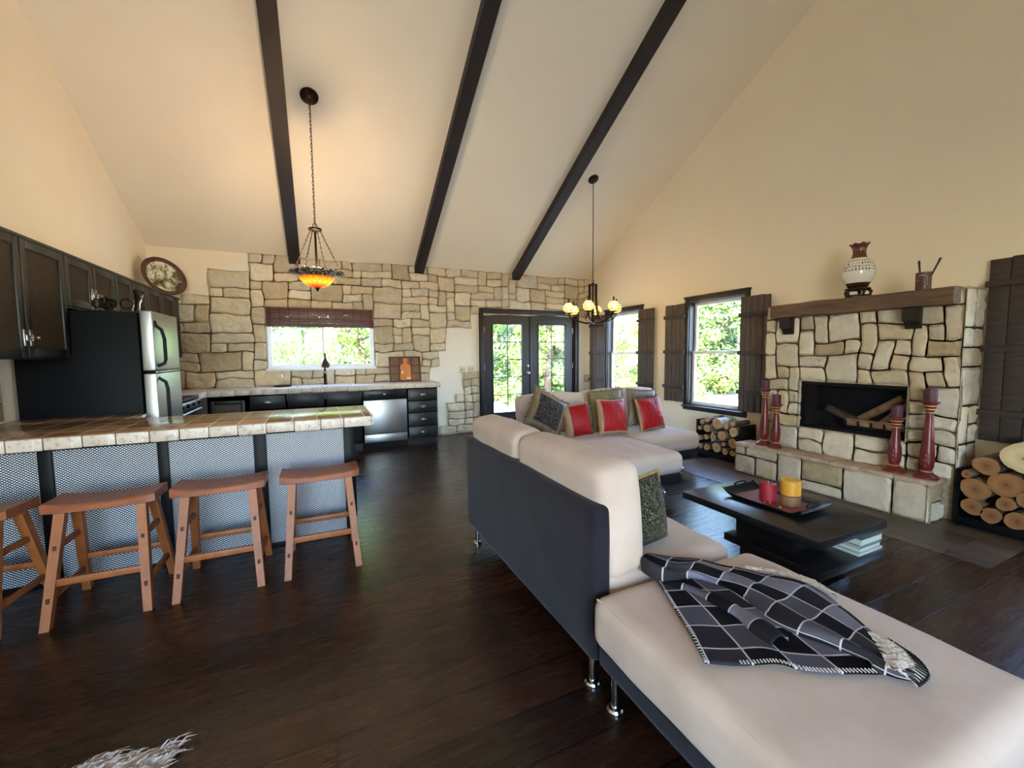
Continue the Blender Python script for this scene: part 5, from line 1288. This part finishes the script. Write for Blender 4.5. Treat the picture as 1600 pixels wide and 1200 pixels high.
for yy, z in ((y1 - .022, .416), (y0 + .022, .416)):
    bm = B(); tube(bm, [(2.682 + .06 * math.cos(t), yy + .002, z + .008 + .012 * math.sin(t)) for t in [2 * PI * k / 20 for k in range(20)]], .006, 6, closed=True)
    obj('handle', bm, M_blackgl, tr)
def wax(name, loc, r, h, cols, label, split=None):
    m = NT(name + '_wax'); sp = m.n('ShaderNodeSeparateXYZ'); v = m.coord('Object'); m.l(v, sp.inputs[0]); nz = m.noise(v, 30, 3)
    zz = m.math('ADD', sp.outputs[2], m.math('MULTIPLY', nz, .012))
    if split: col = m.ramp(m.math('MULTIPLY', zz, 1 / h), [(split - .03, cols[0]), (split - .02, cols[1]), (split + .015, cols[1]), (split + .02, cols[2])])
    else: col = m.ramp(nz, [(.3, cols[0]), (.7, cols[1])])
    m.set(Base_Color=col, Roughness=.5)
    bm = B(); lathe(bm, [(.001, 0), (r - .003, 0), (r, .004), (r, h - .004), (r - .004, h), (r - .012, h - .005), (.001, h - .009)], (0, 0, 0), 32)
    o = obj('pillar_candle', bm, m.m); o.location = loc; WM[o.name] = Matrix.Translation(Vector(loc)); tag(o, label, 'candle', None)
    bm = B(); cyl(bm, (loc[0], loc[1], loc[2] + h - .01), (loc[0] + .003, loc[1], loc[2] + h + .012), .0016, n=6); obj('wick', bm, M_cush, o, smooth=0)
wax('red', (2.655, 1.735, .3755), .05, .115, (c(138, 24, 38), c(160, 36, 50)), 'squat raspberry red pillar candle on the coffee table tray')
wax('amber', (2.695, 1.615, .3755), .057, .165, (c(136, 98, 62), c(84, 54, 34), c(204, 146, 44)), 'taller two-tone amber and tan pillar candle on the coffee table tray', .45)
for k, (x, y) in enumerate(((2.575, 1.70), (2.59, 1.675), (2.572, 1.60))):
    bm = B(); bmesh.ops.create_uvsphere(bm, u_segments=10, v_segments=6, radius=.008, matrix=Matrix.Translation((x, y, .383)) @ Matrix.Diagonal((1.2, 1, .8, 1)))
    tag(obj('glass_bead', bm, M_chrome), 'tiny shiny bead lying on the tray beside the candles', 'bead', 'beads on the tray')
M_pg = mat('page_edges', c(206, 204, 190), .8, col2=c(180, 178, 164), nscale=200, stretch=(1, 1, 8))
def book(label, x0, x1, y0, y1, z0, z1, cover, spine_marks=False):
    t = thing('book', label, 'book', ((x0 + x1) / 2, (y0 + y1) / 2, z0))
    M = mat('book_cover', cover, .4)
    bm = B(); box(bm, x0, x1, y0, y1, z0, z0 + .0025); box(bm, x0, x1, y0, y1, z1 - .0025, z1); box(bm, x0, x1, y1 - .0025, y1, z0, z1); obj('cover', bm, M, t, smooth=0)
    bm = B(); box(bm, x0 + .004, x1 - .004, y0 + .004, y1 - .003, z0 + .0026, z1 - .0026); obj('pages', bm, M_pg, t, smooth=0)
    if spine_marks:
        bm = B()
        for k in range(6): box(bm, x0 + .05 + k * .026, x0 + .066 + k * .026, y0 + .03, y0 + .075, z1, z1 + .0006)
        obj('title_marks', bm, M_white, t, smooth=0)
book('wide thin book at the bottom of the stack on the table shelf', 2.735, 2.985, 1.25, 1.43, .188, .200, c(196, 200, 196))
book('pale green book second from bottom of the shelf stack', 2.755, 2.975, 1.255, 1.425, .201, .226, c(150, 170, 160))
book('slim grey book third in the shelf stack', 2.75, 2.97, 1.26, 1.42, .227, .240, c(110, 124, 118))
book('thick top book of the shelf stack with a pale patterned cover', 2.755, 2.98, 1.25, 1.42, .241, .279, c(120, 146, 134), True)
# hide rug at the lower edge
M_hide = mat('pale_hide', c(214, 200, 188), .95, col2=c(150, 132, 118), nscale=16, stretch=(1, 5, 1), bump=.6)
hr = thing('hide_rug', 'corner of a shaggy white hide rug lying on the dark floor planks', 'rug', (-.9, 1.35, 0))
OUT = [(-.50, 1.715), (-.56, 1.725), (-.66, 1.745), (-.75, 1.765), (-.80, 1.745), (-.90, 1.73), (-1.10, 1.70), (-1.3, 1.6), (-1.45, 1.35), (-1.35, 1.1), (-1.1, .95), (-.8, .98), (-.6, 1.15), (-.55, 1.4), (-.52, 1.6)]
bm = B(); vv = poly_prism(bm, OUT, 'z', .001, .014); obj('hide', bm, M_hide, hr, smooth=0)
bm = B(); rng = random.Random(8)
for k in range(900):
    s = rng.random() * (len(OUT)); i = int(s); q = s - i; a, b = Vector(OUT[i]), Vector(OUT[(i + 1) % len(OUT)]); p = a + (b - a) * q
    ctr = Vector((-.95, 1.35)); inn = rng.random() * .45; p = p + (ctr - p) * inn
    ang = .55 + rng.uniform(-.35, .35); L = rng.uniform(.03, .085); d = Vector((math.cos(ang), math.sin(ang)))
    z0 = .010; tube(bm, [(p.x, p.y, z0), (p.x + d.x * L * .5, p.y + d.y * L * .5, z0 + rng.uniform(.006, .016)), (p.x + d.x * L, p.y + d.y * L, rng.uniform(.004, .012))], [.004, .003, .0008], 4)
hf = obj('hair', bm, M_hide, hr, smooth=0); hf['kind'] = 'stuff'
# ------------------------------------------------------------------ pendant and chandelier
def chain(bm, p0, p1, link_=.045, w=.014, r=.0032, n=12):
    p0, p1 = Vector(p0), Vector(p1); L = (p1 - p0).length; d = (p1 - p0).normalized(); k = max(1, int(L / (link_ * .78)))
    up = Vector((0, 0, 1)) if abs(d.z) < .9 else Vector((1, 0, 0)); a = d.cross(up).normalized(); b = d.cross(a)
    for i in range(k):
        ctr = p0 + d * (L * (i + .5) / k); s = a if i % 2 else b
        tube(bm, [ctr + d * (link_ / 2 * math.cos(t)) + s * (w / 2 * math.sin(t)) for t in [2 * PI * q / n for q in range(n)]], r, 5, closed=True)
slope = Matrix.Rotation(-math.atan(TS), 4, 'X')
PX, PY = 0.0, 4.718; PZ = zc(PY)
pn = thing('pendant_lamp', 'stained-glass bowl pendant lamp hanging on a long chain over the kitchen', 'pendant lamp', (PX, PY, PZ))
bm = B(); lathe(bm, [(.001, .002), (.085, .002), (.082, -.012), (.05, -.024), (.02, -.03), (.001, -.03)], n=32, M=Matrix.Translation((PX, PY, PZ)) @ slope); obj('canopy', bm, M_iron, pn)
bm = B(); chain(bm, (PX, PY, PZ - .02), (PX, PY, 2.665)); obj('chain', bm, M_iron, pn, smooth=60)
bm = B(); cyl(bm, (PX + .006, PY, PZ - .02), (PX + .006, PY, 2.66), .002, n=6); obj('cord', bm, M_iron, pn, smooth=0)
bm = B(); tube(bm, [(PX + .02 * math.cos(t), PY, 2.665 + .02 * math.sin(t)) for t in [2 * PI * k / 16 for k in range(16)]], .004, 6, closed=True); lathe(bm, [(.001, 2.645), (.03, 2.645), (.062, 2.635), (.064, 2.62), (.03, 2.605), (.001, 2.605)], (PX, PY, 0), 28); obj('cap', bm, M_iron, pn)
bm = B(); cyl(bm, (PX, PY, 2.61), (PX, PY, 2.045), .011, n=12); obj('rod', bm, M_iron, pn)
for k in range(4):
    a = PI / 4 + k * PI / 2 + .35; bm = B(); chain(bm, (PX + .05 * math.cos(a), PY + .05 * math.sin(a), 2.615), (PX + .238 * math.cos(a), PY + .238 * math.sin(a), 2.21), .03, .011, .0026, 8); obj('bowl_chain', bm, M_iron, pn, smooth=60)
def mk_tiff():
    m = NT('stained_glass'); v = m.coord('Object'); sp = m.n('ShaderNodeSeparateXYZ'); m.l(v, sp.inputs[0])
    ang = m.math('MULTIPLY', m.math('ARCTAN2', sp.outputs[1], sp.outputs[0]), 16 / (2 * PI)); fr_ = m.math('ABSOLUTE', m.math('SUBTRACT', m.math('FRACT', ang), .5))
    h = m.math('MULTIPLY', m.math('ADD', sp.outputs[2], .115), 1 / .115)   # 0 bottom .. 1 rim
    petal = m.math('SUBTRACT', m.math('MULTIPLY', m.math('SUBTRACT', 1.0, h), .9), m.math('MULTIPLY', fr_, 1.0))
    lead = m.math('LESS_THAN', m.math('ABSOLUTE', m.math('SUBTRACT', petal, .12)), .035)
    col = m.ramp(h, [(0, c(150, 20, 8)), (.14, c(226, 90, 20)), (.4, c(255, 190, 60)), (.7, c(250, 150, 30)), (.93, c(160, 40, 10))])
    vo = m.n('ShaderNodeTexVoronoi', feature='DISTANCE_TO_EDGE'); vo.inputs['Scale'].default_value = 26; m.l(v, vo.inputs['Vector'])
    l2 = m.math('LESS_THAN', vo.outputs['Distance'], .035)
    dark = m.math('MAXIMUM', lead, m.math('MULTIPLY', l2, m.math('GREATER_THAN', h, .75)))
    col = m.mix(m.math('MULTIPLY', dark, .8), col, c(60, 16, 6))
    m.set(Base_Color=col, Roughness=.2, Emission_Color=col, Emission_Strength=1.3); return m.m
M_tiff = mk_tiff()
M_coll = NT('mosaic_collar'); v = M_coll.coord('Object'); vo = M_coll.n('ShaderNodeTexVoronoi'); vo.inputs['Scale'].default_value = 55; M_coll.l(v, vo.inputs['Vector']); se = M_coll.n('ShaderNodeSeparateColor'); M_coll.l(vo.outputs['Color'], se.inputs[0])
M_coll.set(Base_Color=M_coll.ramp(se.outputs[0], [(.0, c(40, 22, 18)), (.5, c(74, 40, 30)), (.62, c(150, 140, 130)), (1, c(226, 220, 210))]), Roughness=.25)
bm = B(); rings = [(.258, 2.192), (.255, 2.205), (.235, 2.21), (.18, 2.165), (.172, 2.15), (.182, 2.15), (.235, 2.178)]
lathe(bm, rings + [rings[0]], (PX, PY, 0), 56, caps=False); obj('collar', bm, M_coll.m, pn)
bm = B(); prof = [(.178, 2.158), (.165, 2.135), (.135, 2.10), (.10, 2.072), (.06, 2.052), (.03, 2.045), (.026, 2.05), (.06, 2.058), (.10, 2.078), (.135, 2.106), (.16, 2.138), (.172, 2.158)]
lathe(bm, [(r, z - 2.16) for r, z in prof] + [(prof[0][0], prof[0][1] - 2.16)], (0, 0, 0), 56, caps=False)
gb_ = obj('glass_bowl', bm, M_tiff, None); gb_.parent = pn; gb_.location = (0, 0, 2.16 - PZ)
bm = B(); lathe(bm, [(.001, 2.052), (.03, 2.05), (.028, 2.04), (.012, 2.034), (.014, 2.024), (.006, 2.012), (.001, 2.01)], (PX, PY, 0), 16); obj('finial', bm, M_iron, pn)
M_bulb = NT('lit_bulb'); M_bulb.set(Base_Color=(1, .9, .7, 1), Emission_Color=(1.0, .78, .45, 1), Emission_Strength=6.0); M_bulb = M_bulb.m
for k in range(2):
    bm = B(); bmesh.ops.create_uvsphere(bm, u_segments=14, v_segments=8, radius=.028, matrix=Matrix.Translation((PX + (-.07, .07)[k], PY, 2.17))); obj('bulb', bm, M_bulb, pn)
    bm = B(); cyl(bm, (PX, PY, 2.19), (PX + (-.05, .05)[k], PY, 2.18), .01, n=8); obj('socket', bm, M_iron, pn)
def lamp(name, loc, e, col, r=.04):
    l = bpy.data.lights.new(name, 'POINT'); l.energy = e; l.color = col; l.shadow_soft_size = r
    o = bpy.data.objects.new(name, l); COL.objects.link(o); o.location = loc; return o
lamp('pendant_light', (PX, PY, 2.235), 52, (1.0, .78, .50), .06)
HX, HY = 3.562, 4.958; HZ = zc(HY)
ch = thing('chandelier', 'bronze six-arm chandelier with lit amber ribbed globes hanging by the french doors', 'chandelier', (HX, HY, HZ))
bm = B(); lathe(bm, [(.001, .002), (.075, .002), (.07, -.014), (.03, -.03), (.001, -.03)], n=32, M=Matrix.Translation((HX, HY, HZ)) @ slope); obj('canopy', bm, M_iron, ch)
bm = B(); chain(bm, (HX, HY, HZ - .02), (HX, HY, 2.385), .04, .012, .003, 10); obj('chain', bm, M_iron, ch, smooth=60)
bm = B(); cyl(bm, (HX + .005, HY, HZ - .02), (HX + .005, HY, 2.38), .002, n=6); obj('cord', bm, M_iron, ch, smooth=0)
bm = B(); tube(bm, [(HX + .018 * math.cos(t), HY, 2.375 + .018 * math.sin(t)) for t in [2 * PI * k / 16 for k in range(16)]], .004, 6, closed=True); lathe(bm, [(.001, 2.36), (.012, 2.355), (.03, 2.33), (.02, 2.30), (.012, 2.28), (.012, 1.86), (.03, 1.84), (.035, 1.82), (.015, 1.80), (.02, 1.79), (.001, 1.775)], (HX, HY, 0), 20); obj('center_column', bm, M_iron, ch)
M_amber = NT('amber_globe_glass'); M_amber.t.nodes.remove(M_amber.b)
_tr = M_amber.n('ShaderNodeBsdfTransparent'); _tr.inputs[0].default_value = (1.0, .82, .5, 1); _tl = M_amber.n('ShaderNodeBsdfTranslucent'); _tl.inputs[0].default_value = (.95, .62, .22, 1)
_gl = M_amber.n('ShaderNodeBsdfGlossy'); _gl.inputs['Roughness'].default_value = .1; _m1 = M_amber.n('ShaderNodeMixShader'); _m1.inputs[0].default_value = .32; _m2 = M_amber.n('ShaderNodeMixShader'); _m2.inputs[0].default_value = .08
M_amber.l(_tr.outputs[0], _m1.inputs[1]); M_amber.l(_tl.outputs[0], _m1.inputs[2]); M_amber.l(_m1.outputs[0], _m2.inputs[1]); M_amber.l(_gl.outputs[0], _m2.inputs[2]); M_amber.l(_m2.outputs[0], M_amber.out.inputs[0]); M_amber = M_amber.m
dR = _r.copy(); dR.z = 0; dR.normalize(); a0 = math.atan2(dR.y, dR.x)
for k in range(8):
    a = 2 * PI * k / 8 + .2; bm = B()
    pr = [(.06, 2.33), (.058, 2.2), (.062, 2.1), (.075, 2.0), (.10, 1.92), (.135, 1.865), (.145, 1.85)]
    rings = []
    for r, z in pr:
        ct_, st_ = math.cos(a), math.sin(a); t_ = Vector((-st_, ct_, 0)) * .015; n_ = Vector((ct_, st_, 0)) * .003; p = Vector((HX + r * ct_, HY + r * st_, z)); rings.append([p - t_ - n_, p + t_ - n_, p + t_ + n_, p - t_ + n_])
    ring_loft(bm, rings); obj('strap', bm, M_iron, ch, smooth=30)
for k in range(6):
    a = a0 + math.radians(10 + 60 * k); u_ = Vector((math.cos(a), math.sin(a), 0)); R_ = .36; o_ = Vector((HX, HY, 0))
    bm = B(); tube(bm, [o_ + u_ * r + Vector((0, 0, z)) for r, z in ((.015, 1.80), (.05, 1.785), (.12, 1.785), (.22, 1.81), (.31, 1.845), (.35, 1.885), (.36, 1.91))], .011, 8)
    lathe(bm, [(.012, 0), (.045, .008), (.05, .018), (.04, .022), (.001, .022)], o_ + u_ * R_ + Vector((0, 0, 1.905)), 18)
    ar = obj('arm', bm, M_iron, ch)
    gc = o_ + u_ * R_ + Vector((0, 0, 1.992)); n = 24
    bm = B(); prof = []
    for j in range(25): t = -PI / 2 + PI * (j + .0) / 24; prof.append((max(.002, (.074 + .0025 * math.cos(j * PI)) * math.cos(t)), .072 * math.sin(t)))
    lathe(bm, prof, gc, n, caps=False); gl_ = obj('globe', bm, M_amber, ch)
    bm = B()
    for zz in (-.035, 0.0, .035): rr_ = math.sqrt(.076 ** 2 - zz * zz); tube(bm, [gc + Vector((rr_ * math.cos(2 * PI * q / 24), rr_ * math.sin(2 * PI * q / 24), zz)) for q in range(24)], .0038, 5, closed=True)
    obj('band', bm, M_iron, gl_)
    bm = B(); lathe(bm, [(.03, .062), (.022, .074), (.007, .082), (.012, .098), (.012, .115), (.003, .14), (.001, .142)], gc, 14); obj('finial', bm, M_iron, gl_)
    bm = B(); bmesh.ops.create_uvsphere(bm, u_segments=14, v_segments=8, radius=.024, matrix=Matrix.Translation(gc + Vector((0, 0, .005)))); obj('bulb', bm, M_bulb, gl_)
    lamp('chandelier_light', gc + Vector((0, 0, .04)), 5.0, (1.0, .78, .46), .03)

# ------------------------------------------------------------------ outside
M_gnd = mat('pale_gravel_ground', c(206, 202, 194), .95, col2=c(178, 172, 150), nscale=1.2, bump=.3)
bm = B()
def gz(x, y):
    d = max(0, math.hypot(max(0, x - 5), max(0, y - 7)) - 3); return -.35 + .03 * d + .22 * max(0, d - 7) + .15 * noise.noise(Vector((x * .2, y * .2, 0)))
def gf(a, b):
    x, y = -25 + 75 * a, -25 + 75 * b
    return Vector((x, y, gz(x, y) if (x > 5.5 or y > 7.5) else -.4))
grid(bm, 60, 60, gf); obj('ground', bm, M_gnd, kind='structure')
M_leaf = [mat('leaf_yellow_green', c(172, 184, 88), .7, col2=c(124, 148, 62), nscale=2.5), mat('leaf_green', c(146, 168, 88), .7, col2=c(100, 128, 62), nscale=2.5), mat('leaf_blue_green', c(132, 152, 106), .7, col2=c(92, 116, 80), nscale=2.5)]
M_trunk = mat('tree_trunk', c(112, 92, 74), .9, col2=c(80, 64, 50), nscale=8, bump=.5)
def make_tree(seed, kind, loc, label):
    rng = random.Random(seed); t = thing('tree', label, 'tree', loc, group=None)
    o = Vector(loc); H_ = (4.6, 3.6, 5.4)[kind]; bm = B()
    tube(bm, [o + Vector((rng.uniform(-.06, .06), rng.uniform(-.06, .06), H_ * k / 6 - .1)) for k in range(6)], [.13, .11, .09, .07, .05, .02], 8)
    for k in range(10):
        a = rng.uniform(0, 6.28); z = H_ * rng.uniform(.12, .7); L = H_ * .28 * (1.1 - z / H_); tube(bm, [o + Vector((0, 0, z)), o + Vector((math.cos(a) * L * .5, math.sin(a) * L * .5, z + L * .2)), o + Vector((math.cos(a) * L, math.sin(a) * L, z + L * .35))], [.035, .025, .01], 5)
    obj('trunk', bm, M_trunk, t, smooth=60)
    bm = B()
    for cl in range(150):
        z = H_ * (.03 + .97 * rng.random() ** 1.25); w_ = (.42 if kind != 1 else .54) * H_ * (1.02 - z / H_) + .12; a = rng.uniform(0, 6.28); r = w_ * math.sqrt(rng.random())
        cc = o + Vector((r * math.cos(a), r * math.sin(a), z)); cr = rng.uniform(.22, .42)
        for q in range(90):
            d = Vector((rng.gauss(0, 1), rng.gauss(0, 1), rng.gauss(0, .8))).normalized() * cr * rng.random() ** .4; p = cc + d
            n_ = (d.normalized() + Vector((rng.uniform(-.7, .7), rng.uniform(-.7, .7), rng.uniform(-.2, .9)))).normalized(); s = rng.uniform(.03, .075)
            a_ = n_.orthogonal().normalized(); b_ = n_.cross(a_); th = rng.uniform(0, 6.28); e1 = (a_ * math.cos(th) + b_ * math.sin(th)) * s; e2 = (b_ * math.cos(th) - a_ * math.sin(th)) * s * .55
            bm.faces.new([bm.verts.new(p + e) for e in (-e1, -e2, e1, e2)])
    obj('foliage', bm, M_leaf[kind], t, smooth=0)
    return t
protos = []
SP = [(-3.2, 13.5, 0, 1.0, 'yellow-green tree at the left of the kitchen window view'), (-1.2, 11.8, 1, 1.1, 'rounded green tree left of centre in the kitchen window'), (.4, 14.5, 2, 1.0, 'tall blue-green tree at the centre of the kitchen window'), (1.0, 11.6, 0, .95, 'yellow-green tree filling the right pane of the kitchen window'),
      (4.6, 13.6, 1, 1.15, 'rounded green tree in the left french door, upper panes'), (6.3, 14.8, 2, 1.0, 'tall blue-green tree standing behind the left french door panes'), (7.2, 12.6, 0, 1.05, 'yellow-green tree in the right french door panes'), (8.6, 14.6, 1, 1.3, 'green tree behind the right door leaf edge'), (3.0, 17.5, 2, 1.1, 'far tall tree between kitchen window and french doors'), (10.0, 18.0, 2, 1.2, 'far tall tree beyond the right french door'), (-5.5, 16.0, 2, 1.2, 'far tree outside beyond the left of the kitchen window'),
      (11.2, 11.6, 0, 1.05, 'yellow-green tree seen through the corner window'), (13.0, 13.4, 2, 1.1, 'tall blue-green tree behind the corner window one'), (13.4, 10.6, 1, 1.25, 'rounded tree at the left of the window by the fireplace'), (15.6, 12.6, 2, 1.2, 'tall tree filling the top of the window by the fireplace'), (14.5, 8.6, 0, 1.1, 'yellow-green tree right in the window by the fireplace'), (18.0, 9.6, 1, 1.5, 'far rounded tree behind the window by the fireplace'), (18.5, 14.5, 2, 1.3, 'far tall tree at the back of the right-hand grove')]
for k, (x, y, kind, sc_, lab) in enumerate(SP):
    loc = (x, y, gz(x, y))
    if len(protos) <= kind and kind == len(protos): t = make_tree(50 + kind, kind, loc, lab); protos.append(t); t.rotation_euler[2] = k
    elif kind < len(protos): t = copy_tree(protos[kind], loc=loc, rz=k * 1.7, label=lab)
    else:
        while len(protos) < kind: protos.append(None)
        t = make_tree(50 + kind, kind, loc, lab); protos.append(t)
    t.scale = (sc_ * 1.1, sc_ * 1.1, sc_)
    t['group'] = 'trees around the house'
